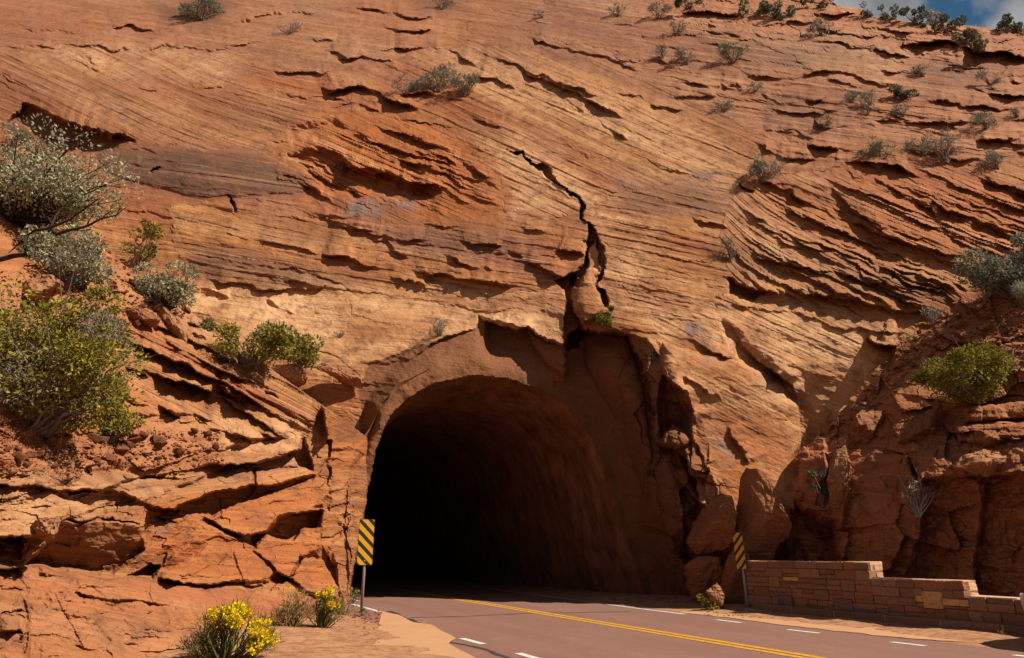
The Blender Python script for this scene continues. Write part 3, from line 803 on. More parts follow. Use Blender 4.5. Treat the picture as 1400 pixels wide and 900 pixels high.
# rows that roll back over the crest so that the hill has a top
back = []
for kk in range(1, 9):
    b = Pc[0].copy(); b[:, 1] += kk * kk * 0.9; b[:, 2] += -0.12 * kk * kk + 0.25 * fbm(pxs / 15, pxs * 0 + kk, 2, 95)
    back.append(b)
Pall = np.concatenate([np.stack(back[::-1]), Pc], 0)
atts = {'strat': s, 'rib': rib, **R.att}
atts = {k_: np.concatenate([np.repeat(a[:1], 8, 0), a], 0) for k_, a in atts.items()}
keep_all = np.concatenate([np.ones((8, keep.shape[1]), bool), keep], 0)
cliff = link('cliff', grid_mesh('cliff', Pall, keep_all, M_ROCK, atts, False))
tag(cliff, kind='structure')
def on_cliff(px, py):
    i = int(np.clip(round((px - pxs[0]) / st), 0, len(pxs) - 1))
    v = (py - crest[i]) / (848 - crest[i])
    j = int(np.clip(round(v * (len(vs_) - 1)), 0, len(vs_) - 1))
    return Pc[j, i], tc[j, i]

# ------------------------------------------------------------------ tunnel bore
ring_px = np.array(MOUTH, float)
def resample(P, n):
    seg = np.hypot(*np.diff(P, axis=0).T); c = np.concatenate([[0], np.cumsum(seg)])
    q = np.linspace(0, c[-1], n)
    return np.stack([np.interp(q, c, P[:, 0]), np.interp(q, c, P[:, 1])], -1)
rp = resample(ring_px, 110)
for _ in range(3):
    rp[1:-1] = (rp[:-2] + 2 * rp[1:-1] + rp[2:]) / 4
ring0 = at(rp[:, 0], rp[:, 1], mouth_t(rp[:, 0], rp[:, 1]))
u0 = (ring0[:, :2] - ML[:2]) @ mdir                         # along the portal
z0 = ring0[:, 2]
uw = u0.max(); uc = uw * 0.5
rings = []
dists = np.concatenate([np.linspace(0.12, 3.2, 26), np.linspace(3.4, 22, 60), np.linspace(23, 75, 30)])
for i, dd in enumerate(dists):
    # flare at the mouth, then the regular bore, slightly smaller
    k_ = np.interp(dd, [-.2, .12, .5, 1.7, 2.2, 100], [1.08, 1.06, 1.0, .965, .94, .94])
    zk = np.interp(dd, [-.2, .12, .5, 1.7, 2.2, 100], [1.07, 1.05, 1.0, .97, .95, .95])
    bend = 0.0012 * max(0, dd - 6) ** 2
    rough_ = np.interp(dd, [0, 2, 3, 100], [.10, .09, .03, .03])
    nz = rough_ * fbm(np.arange(110) / 5.0, np.full(110, dd * 1.4), 4, 33) + 0.02 * vn(np.arange(110) * 1.0, np.full(110, dd * .25), 35)
    uu = uc + (u0 - uc) * (k_ - nz / 3); zz = z0 * (zk - nz / 4)
    c = ML[:2] + mdir[None] * uu[:, None] + AX[None] * dd - AXN[None] * bend
    rings.append(np.concatenate([c, zz[:, None]], 1))
rings = np.array(rings)
def tunnel_mat():
    k = NT('tunnel_stone', 0.9, 0.15)
    pos = k.pos()
    st_ = k.noise(k.mapping(pos, (1, 1, 0.09)), 3.2, 5, 0.65)
    mid = k.noise(pos, 0.8, 6, 0.6); fine = k.noise(pos, 12, 5, 0.7)
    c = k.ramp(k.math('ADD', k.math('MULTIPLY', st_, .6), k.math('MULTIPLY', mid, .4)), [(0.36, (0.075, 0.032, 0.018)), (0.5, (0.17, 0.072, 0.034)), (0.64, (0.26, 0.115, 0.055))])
    c = k.mix(k.ramp(fine, [(0.35, .4), (0.5, 0.0)]), c, (0.08, 0.04, 0.025))
    n = k.bump(k.math('ADD', st_, k.math('MULTIPLY', fine, .4)), 0.6, 0.06)
    return k.done(c, n)
M_TUNNEL = tunnel_mat()
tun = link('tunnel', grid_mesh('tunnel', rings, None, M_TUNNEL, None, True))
tag(tun, kind='structure')
bm = bmesh.new()
bm.faces.new([bm.verts.new(V(p)) for p in rings[-1]])
bm_obj('end_cap', bm, M_TUNNEL, tun)  # added cap closing the bore, keeps its far end dark

# ------------------------------------------------------------------ left rock bank
st2 = 1.45
lx = np.arange(-210, 545, st2); ly = np.arange(200, 935, st2)
px_l, py_l = np.meshgrid(lx, ly)
R = Relief(px_l, py_l, 201, .8)
t0 = np.minimum(solve(left_F, px_l, py_l, 2.0), solve(cliff_F, px_l, py_l) + 2.5)
LS = [([(150, 420), (300, 430), (500, 520), (480, 600), (380, 620), (180, 560)], [(100, .5), (300, .52), (500, .5)], 1.0),
      ([(-220, 760), (40, 772), (207, 793), (458, 817), (470, 940), (-220, 940)], [(-200, .18), (500, .2)], .12),
      ([(-220, 640), (200, 640), (420, 610), (440, 700), (300, 700), (0, 720), (-220, 720)], [(-200, .05), (200, -.12), (500, -.2)], .30)]
s, rib = strat_field(R, LS, .08, .12)
terraces(R, s, rib, t0, 203, [(40, 0.26, 1.5), (17, 0.17, 1.4), (8, 0.07, 1.3), (4, 0.028, 1.2)])
mb = sstep(560, 640, py_l) * (1 - sstep(785, 800, py_l - .1 * (px_l - 207) * (px_l > 0)))
jm = sstep(415, 450, px_l) * sstep(480, 520, py_l)
R.plates(90, 34, -.15, .26, 271, mb * (1 - jm), .03)
R.plates(30, 12, .1, .07, 273, np.maximum(mb, .4), .06)
R.plates(30, 50, .1, .30, 275, jm, .03)
R.plates(120, 50, .2, .07, 277, sstep(780, 810, py_l), .03)
R.random_ledges(60, (120, 400, 480, 600), LS, .08, 281, (.06, .25), (20, 90))
R.random_ledges(30, (-100, 600, 470, 790), [], .05, 282, (.03, .10), (20, 90))
R.random_ledges(16, (-100, 800, 400, 930), LS, .08, 283, (.03, .06), (40, 120))
R.h += 0.35 * fbm(px_l / 120, py_l / 80, 3, 260) + 0.08 * fbm(px_l / 26, py_l / 20, 4, 266) + 0.02 * fbm(px_l / 6, py_l / 6, 3, 271)
for a in [([(172, 465), (241, 493), (310, 527), (365, 560)], .42, 18, .3, 12), ([(241, 472), (310, 510), (358, 529)], .30, 16, .22, 9), ([(188, 505), (220, 513), (262, 527), (298, 543)], .5, 16, .45, 16),
          ([(200, 440), (260, 462), (330, 498)], .3, 14, .2, 9), ([(300, 545), (350, 572), (392, 600)], .3, 16, .2, 10), ([(160, 545), (230, 560), (300, 580)], .2, 16, .15, 9),
          ([(430, 508), (455, 518), (500, 536)], .45, 18, .5, 16), ([(275, 637), (330, 634), (372, 628), (415, 608)], .6, 22, .5, 14), ([(280, 588), (340, 598), (410, 596)], .24, 14, .15, 9),
          ([(76, 671), (110, 666), (155, 664)], .36, 16, .35, 9), ([(100, 683), (140, 682), (190, 684)], .42, 9, .45, 11), ([(-20, 660), (40, 664), (80, 672)], .3, 20, .2, 8),
          ([(196, 694), (241, 698), (286, 675), (310, 668), (350, 664)], .75, 24, .5, 20), ([(348, 669), (380, 664), (419, 655)], .5, 18, .4, 11),
          ([(366, 730), (384, 711), (410, 702), (444, 699)], .7, 22, .6, 18), ([(-20, 736), (30, 732), (69, 735)], .35, 20, .3, 12),
          ([(83, 712), (138, 709), (193, 715), (222, 722)], .5, 16, .0, 10), ([(172, 787), (203, 770), (222, 777)], .5, 14, .4, 12),
          ([(207, 790), (248, 797), (300, 797), (330, 793)], .48, 20, .35, 10), ([(330, 797), (360, 800)], .3, 16, .2, 8), ([(-10, 770), (10, 776), (30, 772)], .5, 20, .4, 14),
          ([(395, 755), (420, 762), (440, 770)], .3, 16, .25, 10), ([(250, 700), (300, 720), (340, 738)], .3, 14, .2, 8), ([(190, 696), (240, 715), (290, 735), (330, 742)], .22, 12, .15, 8),
          ([(0, 806), (34, 806)], .2, 12, .1, 8), ([(0, 866), (30, 860)], .25, 12, .2, 8), ([(60, 800), (140, 816), (240, 830)], .06, 16, .05, 5), ([(60, 880), (130, 886), (200, 880)], .08, 16, .05, 6)]:
    R.ledge(*a)
R.h -= .55 * R.mask([(83, 713), (138, 711), (193, 717), (222, 724), (196, 752), (150, 780), (38, 770), (69, 735)], 4)
R.h -= .35 * R.mask([(372, 730), (386, 712), (440, 702), (430, 725), (385, 740)], 4)
FACES = [
    ([(-40, 690), (40, 690), (100, 688), (130, 694), (86, 714), (66, 737), (30, 733), (-40, 738)], [(0, 690, .25), (0, 735, .75), (100, 690, .30)]),
    ([(-40, 738), (30, 734), (28, 770), (-40, 776)], [(0, 738, -.35), (0, 776, .05), (30, 738, -.3)]),
    ([(84, 712), (138, 710), (193, 716), (224, 722), (196, 750), (152, 780), (36, 770), (66, 737)], [(140, 712, .65), (40, 770, -1.0), (150, 778, -.75)]),
    ([(193, 716), (224, 721), (262, 712), (268, 736), (222, 776), (203, 769), (172, 787), (152, 780), (196, 750)], [(222, 721, .55), (172, 786, .0), (268, 736, .50)]),
    ([(172, 787), (203, 770), (222, 777), (207, 790)], [(172, 787, -.5), (203, 770, -.55), (222, 777, -.5)]),
    ([(207, 789), (268, 737), (285, 742), (262, 764), (236, 780)], [(207, 789, .35), (268, 737, .62), (262, 764, .25)]),
    ([(236, 780), (262, 764), (285, 742), (318, 748), (328, 792), (300, 797), (248, 797)], [(285, 742, .52), (248, 797, .42), (328, 792, .62)]),
    ([(318, 748), (338, 744), (376, 784), (366, 796), (328, 792)], [(318, 748, .5), (376, 784, .18), (328, 792, .62)]),
    ([(262, 712), (300, 727), (345, 746), (338, 752), (285, 742), (268, 737)], [(262, 712, .48), (345, 746, .30), (268, 737, .30)]),
    ([(292, 713), (300, 700), (337, 684), (380, 672), (436, 655), (441, 690), (420, 700), (383, 707), (366, 728), (335, 734), (306, 726)], [(300, 702, .12), (436, 656, .30), (340, 732, .62)]),
    ([(241, 697), (286, 675), (350, 665), (337, 684), (300, 702), (290, 712), (262, 708)], [(241, 697, -.25), (350, 665, -.3), (290, 712, -.1)]),
    ([(198, 690), (224, 677), (286, 649), (312, 638), (345, 641), (349, 664), (286, 675), (241, 697)], [(224, 677, .30), (345, 641, .28), (286, 675, .85)]),
    ([(345, 641), (412, 640), (440, 648), (418, 655), (380, 664), (350, 667)], [(345, 641, .25), (440, 648, .35), (380, 665, .75)]),
    ([(350, 667), (418, 655), (384, 671), (337, 684)], [(350, 667, -.12), (418, 655, -.12), (337, 684, -.05)]),
    ([(367, 731), (385, 709), (442, 700), (432, 722), (410, 728), (402, 738)], [(367, 731, -.55), (385, 709, -.6), (442, 700, -.55)]),
    ([(402, 740), (412, 727), (441, 722), (433, 756), (414, 757)], [(402, 740, .05), (441, 722, .32), (414, 757, .28)]),
    ([(345, 750), (366, 732), (402, 741), (414, 758), (398, 790), (376, 784)], [(345, 750, .30), (402, 741, .12), (388, 788, .48)]),
    ([(398, 790), (416, 760), (433, 758), (462, 800), (460, 816), (420, 806)], [(398, 790, .38), (433, 758, .15), (460, 815, .42)]),
    ([(275, 637), (300, 618), (360, 600), (408, 596), (413, 611), (372, 628), (330, 634)], [(300, 618, .28), (408, 598, .35), (340, 632, .80)]),
    ([(280, 640), (330, 636), (400, 618), (412, 640), (345, 641), (312, 638)], [(280, 640, -.15), (400, 618, -.25), (380, 641, .18)]),
    ([(76, 670), (110, 650), (160, 646), (190, 656), (160, 668), (120, 668)], [(76, 670, .40), (160, 647, .15), (160, 668, .55)]),
    ([(150, 668), (190, 657), (222, 660), (226, 676), (198, 690), (178, 682)], [(150, 668, .25), (222, 660, .2), (198, 690, .50)]),
    ([(80, 676), (150, 670), (184, 684), (140, 690), (100, 686)], [(80, 676, -.2), (150, 670, -.2), (140, 690, -.1)]),
    ([(447, 546), (480, 540), (500, 545), (508, 600), (482, 612), (452, 612)], [(447, 546, .05), (508, 600, .28), (452, 612, .12)]),
    ([(415, 600), (440, 560), (447, 612), (452, 680), (438, 690), (430, 650)], [(415, 600, .30), (440, 560, .12), (445, 690, .25)]),
    ([(452, 614), (480, 614), (478, 690), (456, 720)], [(452, 614, .1), (480, 614, .22), (456, 720, .2)]),
    ([(441, 690), (470, 720), (466, 740), (434, 758), (441, 722)], [(441, 690, .3), (470, 720, .1), (434, 758, .35)]),
    ([(455, 745), (488, 716), (482, 770), (472, 825), (462, 800)], [(455, 745, .1), (488, 716, .3), (470, 825, .22)]),
]
R.block([(440, 548), (505, 540), (508, 610), (480, 640), (446, 640)], .22, 6)
for P_, q_ in FACES: R.facet(P_, [(a, b, c * .78) for a, b, c in q_])
R.plates(34, 14, -.1, .06, 285, np.maximum(mb, 0), .10)
R.random_ledges(46, (-80, 640, 470, 800), [], -.05, 286, (.03, .09), (20, 80))
R.block([(-30, 806), (26, 808), (40, 826), (42, 850), (38, 935), (-30, 935)], .30, 9)
R.h += .25 * sstep(-8, 10, R.qy - np.interp(px_l, [-200, 34, 138, 207, 330, 379, 458, 500], [770, 772, 781, 793, 798, 803, 817, 824]))
for P_ in ([(452, 740), (470, 730), (488, 700)], 
           [(28, 810), (40, 850), (30, 900)], [(0, 842), (40, 836)], [(478, 650), (470, 720), (478, 780)]):
    R.crack(P_, .12, 2.4)
R.h += .5 * sstep(420, 485, px_l) * sstep(470, 520, py_l)
t = t0 - R.h
Pl = at(px_l, py_l, t)
Rl = R; tl = t
sdl = poly_sd(R.px + .5 * (R.qx - R.px), R.py + .5 * (R.qy - R.py), MOUTH)
R.add_att('soil', [(-220, 480), (60, 560), (200, 570), (300, 590), (290, 640), (-220, 645)], 1.0, 16)
R.add_att('soil', [(-220, 330), (170, 380), (260, 430), (190, 470), (-220, 500)], .9, 14)
R.add_att('pale', [(-200, 640), (180, 640), (220, 680), (190, 690), (30, 740), (-200, 740)], .55, 14)
R.add_att('pale', [(170, 570), (420, 570), (400, 615), (200, 625)], .6, 14)
R.add_att('orange', [(200, 690), (340, 660), (440, 650), (460, 810), (330, 795), (200, 790)], .75, 14)
R.add_att('orange', [(440, 530), (510, 530), (500, 640), (450, 640)], .7, 8)
R.add_att('red', [(-220, 760), (40, 772), (207, 795), (458, 820), (470, 940), (-220, 940)], .5, 8)
R.add_att('varnish_and_shade', [(90, 715), (190, 720), (150, 770), (60, 760)], .45, 12)  # underside of the deep overhang, its shade painted into the stone
R.add_att('varnish_and_shade', [(452, 580), (480, 570), (490, 600), (460, 610)], .6, 6)
R.add_att('greyv', [(215, 700), (235, 720), (225, 745), (205, 735)], .6, 6)
keepl = (sdl[:-1, :-1] < 8) & (Pl[:-1, :-1, 2] > -.25)
jag = 4 * fbm(py_l / 12, py_l * 0, 4, 281)
jamb = np.interp(py_l, [330, 500, 525, 566, 612, 660, 710, 780, 828], [520, 498, 524, 532, 513, 501, 495, 481, 474])
keepl &= (px_l < jamb + jag)[:-1, :-1]
bank_l = link('rock_bank', grid_mesh('rock_bank', Pl, keepl, M_ROCK, {'strat': s, 'rib': rib, **R.att}, False))
tag(bank_l, kind='structure')
def on_left(px, py):
    i = int(np.clip(round((px - lx[0]) / st2), 0, len(lx) - 1)); j = int(np.clip(round((py - ly[0]) / st2), 0, len(ly) - 1))
    tt = min(tl[j, i], on_cliff(px, py)[1] - .3)
    return at(px, py, tt), tt

# ------------------------------------------------------------------ right rock bank
rx = np.arange(1062, 1600, st2); ry = np.arange(300, 880, st2)
px_r, py_r = np.meshgrid(rx, ry)
R = Relief(px_r, py_r, 401, .8)
t0 = np.minimum(solve(right_F, px_r, py_r, 2.0), solve(cliff_F, px_r, py_r) + 2.5)
s, rib = strat_field(R, [([(1290, 545), (1600, 540), (1600, 640), (1240, 640)], [(1000, .1), (1600, .02)], .9), ([(1120, 600), (1165, 600), (1165, 720), (1125, 720)], [(1000, .1), (1600, .1)], .9)], .12, .22)
terraces(R, s, rib, t0, 403, [(34, 0.22, 1.5), (15, 0.12, 1.4), (7, 0.05, 1.3)])
R.plates(80, 60, .05, .22, 471, 1.0, .05)
R.plates(26, 14, .1, .06, 473, 1.0, .1)
R.random_ledges(50, (1100, 540, 1450, 800), [], .05, 481, (.05, .2), (20, 80))
R.h += 0.3 * fbm(px_r / 110, py_r / 90, 3, 460) + 0.08 * fbm(px_r / 26, py_r / 22, 4, 466) + 0.02 * fbm(px_r / 6, py_r / 6, 3, 471)
for P_, q_ in (([(1150, 790), (1143, 725), (1163, 640), (1200, 612), (1238, 625), (1262, 665), (1258, 735), (1236, 795)], [(1150, 700, .05), (1255, 680, .60), (1200, 790, .30)]),
               ([(1266, 655), (1332, 655), (1345, 690), (1330, 800), (1250, 800), (1256, 735)], [(1266, 660, -.1), (1340, 670, .45), (1290, 800, .15)]),
               ([(1345, 650), (1440, 640), (1440, 840), (1335, 830), (1338, 720)], [(1340, 660, -.05), (1430, 660, .55), (1380, 830, .25)]),
               ([(1440, 600), (1560, 590), (1560, 850), (1445, 850)], [(1440, 600, .1), (1560, 600, .7), (1500, 850, .3)]),
               ([(1238, 622), (1300, 606), (1345, 612), (1420, 600), (1440, 640), (1340, 650), (1262, 655)], [(1300, 606, .15), (1300, 652, .70), (1420, 640, .80)]),
               ([(1128, 640), (1150, 612), (1164, 630), (1160, 690), (1148, 722), (1132, 690)], [(1128, 640, .1), (1164, 640, .5), (1148, 720, .3)]),
               ([(1088, 610), (1110, 585), (1130, 600), (1132, 640), (1112, 690), (1092, 668)], [(1090, 610, .1), (1130, 610, .45), (1110, 690, .2)]),
               ([(1132, 722), (1160, 727), (1150, 790), (1136, 790)], [(1132, 722, .0), (1160, 727, .3), (1145, 790, .2)])): R.facet(P_, q_, 2.2, 1.0, .10)
R.plates(76, 56, .1, .26, 475, 1.0, .03)
R.plates(22, 16, .1, .05, 476, 1.0, .03)
R.random_ledges(40, (1140, 600, 1450, 800), [], .05, 483, (.03, .10), (20, 80))
for P_, A_, r_ in (([(1312, 556), (1420, 548), (1420, 572), (1320, 580)], .4, 7), ([(1300, 582), (1420, 575), (1420, 600), (1310, 606)], .4, 7)):
    R.block(P_, A_, r_)
R.h -= .8 * (1 - sstep(1110, 1270, px_r)) * (1 - sstep(600, 680, py_r))
R.h -= .9 * R.mask([(1086, 690), (1100, 700), (1138, 720), (1142, 800), (1080, 800)], 8)
t = t0 - R.h
Pr = at(px_r, py_r, t); Rr = R; tr_ = t
R.add_att('red', [(1000, 200), (1650, 200), (1650, 900), (1000, 900)], .95, 4)
R.add_att('soil', [(1180, 500), (1300, 400), (1440, 300), (1600, 300), (1600, 550), (1300, 545), (1150, 580)], .8, 10)
R.add_att('pale', [(1260, 612), (1340, 620), (1420, 605), (1420, 630), (1340, 640)], .7, 8)
R.add_att('orange', [(1128, 600), (1164, 610), (1160, 720), (1128, 690)], .7, 8)
bound = np.interp(py_r, [300, 330, 405, 440, 500, 560, 620, 700, 780, 880], [1440, 1400, 1310, 1282, 1215, 1150, 1088, 1082, 1078, 1072]) + 8 * fbm(py_r / 14, py_r * 0, 3, 481)
keepr = (px_r > bound)[:-1, :-1]
bank_r = link('rock_bank', grid_mesh('rock_bank', Pr, keepr, M_ROCK, {'strat': s, 'rib': rib, **R.att}, False))
tag(bank_r, kind='structure')
def on_right(px, py):
    i = int(np.clip(round((px - rx[0]) / st2), 0, len(rx) - 1)); j = int(np.clip(round((py - ry[0]) / st2), 0, len(ry) - 1))
    return Pr[j, i], tr_[j, i]

# ------------------------------------------------------------------ ground, road, markings
def ground_mat():
    k = NT('sandy_ground', 0.95, 0.1)
    p = k.pos()
    a = k.noise(p, 0.7, 6, 0.6); b = k.noise(p, 7, 7, 0.7); c = k.noise(p, 45, 4, 0.7)
    col = k.mix(a, (0.33, 0.150, 0.075), (0.52, 0.28, 0.15))
    col = k.mix(k.ramp(b, [(0.40, .75), (0.54, 0.0)]), col, (0.20, 0.085, 0.045))
    col = k.mix(k.ramp(c, [(0.3, .5), (0.45, 0.0)]), col, (0.16, 0.07, 0.04))
    col = k.mix(1.0, col, (0.78, 0.78, 0.78), 'MULTIPLY')
    return k.done(col, k.bump(k.math('ADD', b, k.math('MULTIPLY', c, .5)), 0.6, 0.03))
def sand_mat():
    k = NT('drifted_sand', 0.95, 0.1)
    p = k.pos()
    a = k.noise(p, 1.2, 6, 0.6); c = k.noise(p, 30, 5, 0.7)
    col = k.mix(a, (0.40, 0.205, 0.105), (0.53, 0.30, 0.165))
    col = k.mix(k.ramp(c, [(0.3, .3), (0.45, 0.0)]), col, (0.25, 0.12, 0.06))
    col = k.mix(1.0, col, (0.80, 0.80, 0.80), 'MULTIPLY')
    return k.done(col, k.bump(c, 0.4, 0.01))
def road_mat():
    k = NT('red_asphalt', 0.82, 0.25)
    p = k.pos()
    rot = k.n('ShaderNodeMapping'); k.l(p, rot.inputs['Vector'])
    rot.inputs['Rotation'].default_value = (0, 0, -math.atan2(-AX[0], AX[1]))
    strk = k.noise(k.mapping(rot.outputs['Vector'], (1.6, 0.06, 1)), 1.0, 5, 0.6)
    a = k.noise(p, 0.5, 6, 0.6); c = k.noise(p, 60, 4, 0.75); pt = k.noise(p, 3.0, 7, 0.7)
    col = k.mix(k.math('ADD', k.math('MULTIPLY', strk, .6), k.math('MULTIPLY', a, .4)), (0.105, 0.048, 0.035), (0.245, 0.125, 0.097))
    col = k.mix(k.ramp(c, [(0.28, .6), (0.46, 0.0)]), col, (0.05, 0.035, 0.032))
    col = k.mix(k.ramp(c, [(0.58, 0.0), (0.75, .45)]), col, (0.30, 0.20, 0.17))
    col = k.mix(k.ramp(pt, [(0.58, 0.0), (0.72, .35)]), col, (0.36, 0.20, 0.12))
    return k.done(col, k.bump(c, 0.5, 0.008))
def paint_mat(name, col):
    k = NT(name, 0.6, 0.3)
    p = k.pos()
    n = k.noise(p, 22, 6, 0.75)
    return k.done(k.mix(k.ramp(n, [(0.40, .8), (0.54, 0.0)]), col, tuple(x * .35 for x in col)))
M_GROUND, M_SAND, M_ROAD = ground_mat(), sand_mat(), road_mat()
M_WHITE = paint_mat('white_road_paint', (0.58, 0.56, 0.53)); M_YEL = paint_mat('yellow_road_paint', (0.55, 0.27, 0.02))
M_TAR = flat_mat('tar_seal', (0.04, 0.032, 0.03), 0.6, 0.3)

def road_uv(p): return float(p[0] * AXN[0] + p[1] * AXN[1]), float(p[0] * AX[0] + p[1] * AX[1])
def road_xy(u, v): return np.array([AXN[0] * u + AX[0] * v, AXN[1] * u + AX[1] * v])
# the ground: one sheet to the horizon, finely divided near the road
def axis(lo, hi, fine0, fine1, step):
    return np.unique(np.concatenate([-np.geomspace(-lo, -fine0, 12) if lo < 0 else [], np.arange(fine0, fine1, step), np.geomspace(max(fine1, .1), hi, 12)]))
gx = axis(-2500, 2500, -12, 12, .12); gy = axis(-2500, 2500, -6, 26, .12)
GX, GY = np.meshgrid(gx, gy)
U = GX * AXN[0] + GY * AXN[1]
uL, _ = road_uv(gpt(645, 878)); uR, _ = road_uv(gpt(1240, 882)); uY, _ = road_uv(gpt(880, 862))
off = np.maximum(0, uL - 0.5 - U) + np.maximum(0, U - uR - .8)
near_ = (np.abs(GX) < 30) & (np.abs(GY) < 40)
GZ = np.where(near_, np.minimum(off * .05, .12) + np.minimum(off, 1) * (.05 * fbm(GX * 1.1, GY * 1.1, 4, 501) + .015 * fbm(GX * 5, GY * 5, 2, 505)), 0.0)
GZ = np.where(off < 0.02, 0.0, GZ)
g = link('ground', grid_mesh('ground', np.stack([GX, GY, GZ], -1), None, M_GROUND, None, True)); tag(g, kind='structure')

# the road follows the tunnel axis; inside the tunnel it bends with the bore
vv = np.concatenate([np.arange(-14, 30, .25), np.arange(30, 92, 1.0)])
vm = road_uv((ML + MR) / 2)[1]
def road_pt(u, v, z):
    b = 0.0012 * max(0, v - vm - 6) ** 2
    q = road_xy(u - b, v)
    return (q[0], q[1], z)
def strip(name, ua, ub, v_list, z, mat, parent=None, jl=0.0, jr=0.0, nu=2, seed=0):
    us = np.linspace(0, 1, nu)
    P_ = np.zeros((len(v_list), nu, 3))
    for i, v in enumerate(v_list):
        a = ua + jl * float(fbm(v * .9, 0, 3, 600 + seed)); b_ = ub + jr * float(fbm(v * .9, 5, 3, 610 + seed))
        for j, w in enumerate(us): P_[i, j] = road_pt(a + (b_ - a) * w, v, z)
    return link(name, grid_mesh(name, P_[:, ::-1], None, mat, None, False), parent)
road = strip('road', uL - .55, uR + .62, vv, .004, M_ROAD, None, .18, .12, 6); tag(road, kind='structure')
for o_, nm in ((-.095, 'centre_line'), (.095, 'centre_line')):
    strip(nm, uY + o_ - .060, uY + o_ + .060, vv, .008, M_YEL, road)
def dash(pa, pb, w=.105, name='edge_dash', z=.008):
    a = road_uv(gpt(*pa)); b_ = road_uv(gpt(*pb))
    if a[1] > b_[1]: a, b_ = b_, a
    n = max(2, int((b_[1] - a[1]) / .4) + 2)
    vl = np.linspace(a[1], b_[1], n); ul = np.linspace(a[0], b_[0], n)
    P_ = np.zeros((n, 2, 3))
    for i in range(n):
        P_[i, 0] = road_pt(ul[i] - w / 2, vl[i], z); P_[i, 1] = road_pt(ul[i] + w / 2, vl[i], z)
    link(name, grid_mesh(name, P_[:, ::-1], None, M_WHITE, None, False), road)
for a, b_ in (((475, 824.5), (519, 837)), ((539, 841.5), (552, 846.5)), ((631, 873.5), (661, 881.5)), ((708, 894), (738, 902.5)),
              ((980, 848), (1013, 852)), ((1077, 861.5), (1120, 866.5)), ((1218, 878.5), (1266, 884)), ((1386, 896.5), (1440, 903))):
    dash(a, b_)
dash((667, 805), (877, 833), .09, 'edge_line'); dash((879, 833.2), (937, 840.5), .11, 'edge_line')
dash((490, 822), (440, 808), .09, 'edge_line')
# tar-sealed cracks
def tar(pts, w=.045):
    P_ = []
    for p in pts: P_.append(gpt(*p))
    P_ = np.array(P_); n = 24
    c = np.concatenate([[0], np.cumsum(np.linalg.norm(np.diff(P_, axis=0), axis=1))]); q = np.linspace(0, c[-1], n)
    X = np.interp(q, c, P_[:, 0]); Y = np.interp(q, c, P_[:, 1])
    X += .04 * fbm(q * 2, q * 0, 2, 620); Y += .04 * fbm(q * 2, q * 0 + 4, 2, 621)
    d = np.stack([np.gradient(X), np.gradient(Y)], -1); d /= np.linalg.norm(d, axis=1)[:, None]
    nn = np.stack([d[:, 1], -d[:, 0]], -1); ww = w * (1 + .5 * fbm(q * 4, q * 0, 2, 622))
    G = np.zeros((n, 2, 3)); G[..., 2] = .006
    G[:, 0, :2] = np.stack([X, Y], -1) - nn * ww[:, None]; G[:, 1, :2] = np.stack([X, Y], -1) + nn * ww[:, None]
    link('tar_seam', grid_mesh('tar_seam', G, None, M_TAR, None, False), road)
tar([(530, 836), (548, 845), (572, 853)], .10); tar([(562, 845), (640, 843), (720, 839), (860, 837)], .05); tar([(614, 878), (660, 888), (700, 902)], .04)
# sand drifted over the left edge of the road
def sheet(name, poly, z, mat, seed, jag=4):
    n = 220
    P_ = np.array(poly + [poly[0]], float)
    q = resample(P_, n)[:-1]
    q[:, 0] += jag * fbm(np.arange(n - 1) / 6, np.zeros(n - 1), 4, seed); q[:, 1] += jag * .4 * fbm(np.arange(n - 1) / 6, np.ones(n - 1), 4, seed + 4)
    W = gpt(q[:, 0], np.maximum(q[:, 1], 770), 0)
    W[:, 2] = z
    bm = bmesh.new()
    f = bm.faces.new([bm.verts.new(V(p)) for p in W])
    if f.normal.z < 0: f.normal_flip()
    bmesh.ops.triangulate(bm, faces=[f])
    return bm_obj(name, bm, mat)
sn = sheet('sand_drift', [(524, 836), (545, 842), (562, 852), (592, 856), (606, 866), (624, 873), (612, 880), (628, 890), (650, 900), (700, 930), (740, 960), (300, 1010), (300, 960), (470, 905), (516, 880), (520, 850)], .012, M_SAND, 631)
tag(sn, kind='structure')
sn2 = sheet('sand_drift', [(930, 838), (1000, 846), (1100, 859), (1200, 870), (1300, 878), (1420, 886), (1420, 876), (1300, 868), (1200, 858), (1100, 846), (1030, 836), (940, 834)], .012, M_SAND, 641, 3)
tag(sn2, kind='structure')

# ------------------------------------------------------------------ rocks
def rock_mesh(name, seed, mat, sub=4, facets=9, rough=.06, sx=1, sy=1, sz=1):
    r = np.random.default_rng(seed)
    bm = bmesh.new()
    bmesh.ops.create_icosphere(bm, subdivisions=sub, radius=1.0)
    co = np.array([v.co[:] for v in bm.verts])
    for _ in range(facets):
        n = r.normal(size=3); n /= np.linalg.norm(n); d = r.uniform(.36, .7)
        e = co @ n - d
        co -= np.where(e > 0, e, 0)[:, None] * n[None] * .92
    co += rough * np.stack([fbm(co[:, 0] * 2 + seed, co[:, 1] * 2 + co[:, 2], 3, 700), fbm(co[:, 1] * 2, co[:, 2] * 2 + seed, 3, 703), fbm(co[:, 2] * 2 + co[:, 0], co[:, 0] * 2 - seed, 3, 706)], -1)
    co *= np.array([sx, sy, sz])
    for v, c in zip(bm.verts, co): v.co = c
    me = bpy.data.meshes.new(name)
    bm.normal_update(); bm.to_mesh(me); bm.free()
    me.materials.append(mat)
    return me
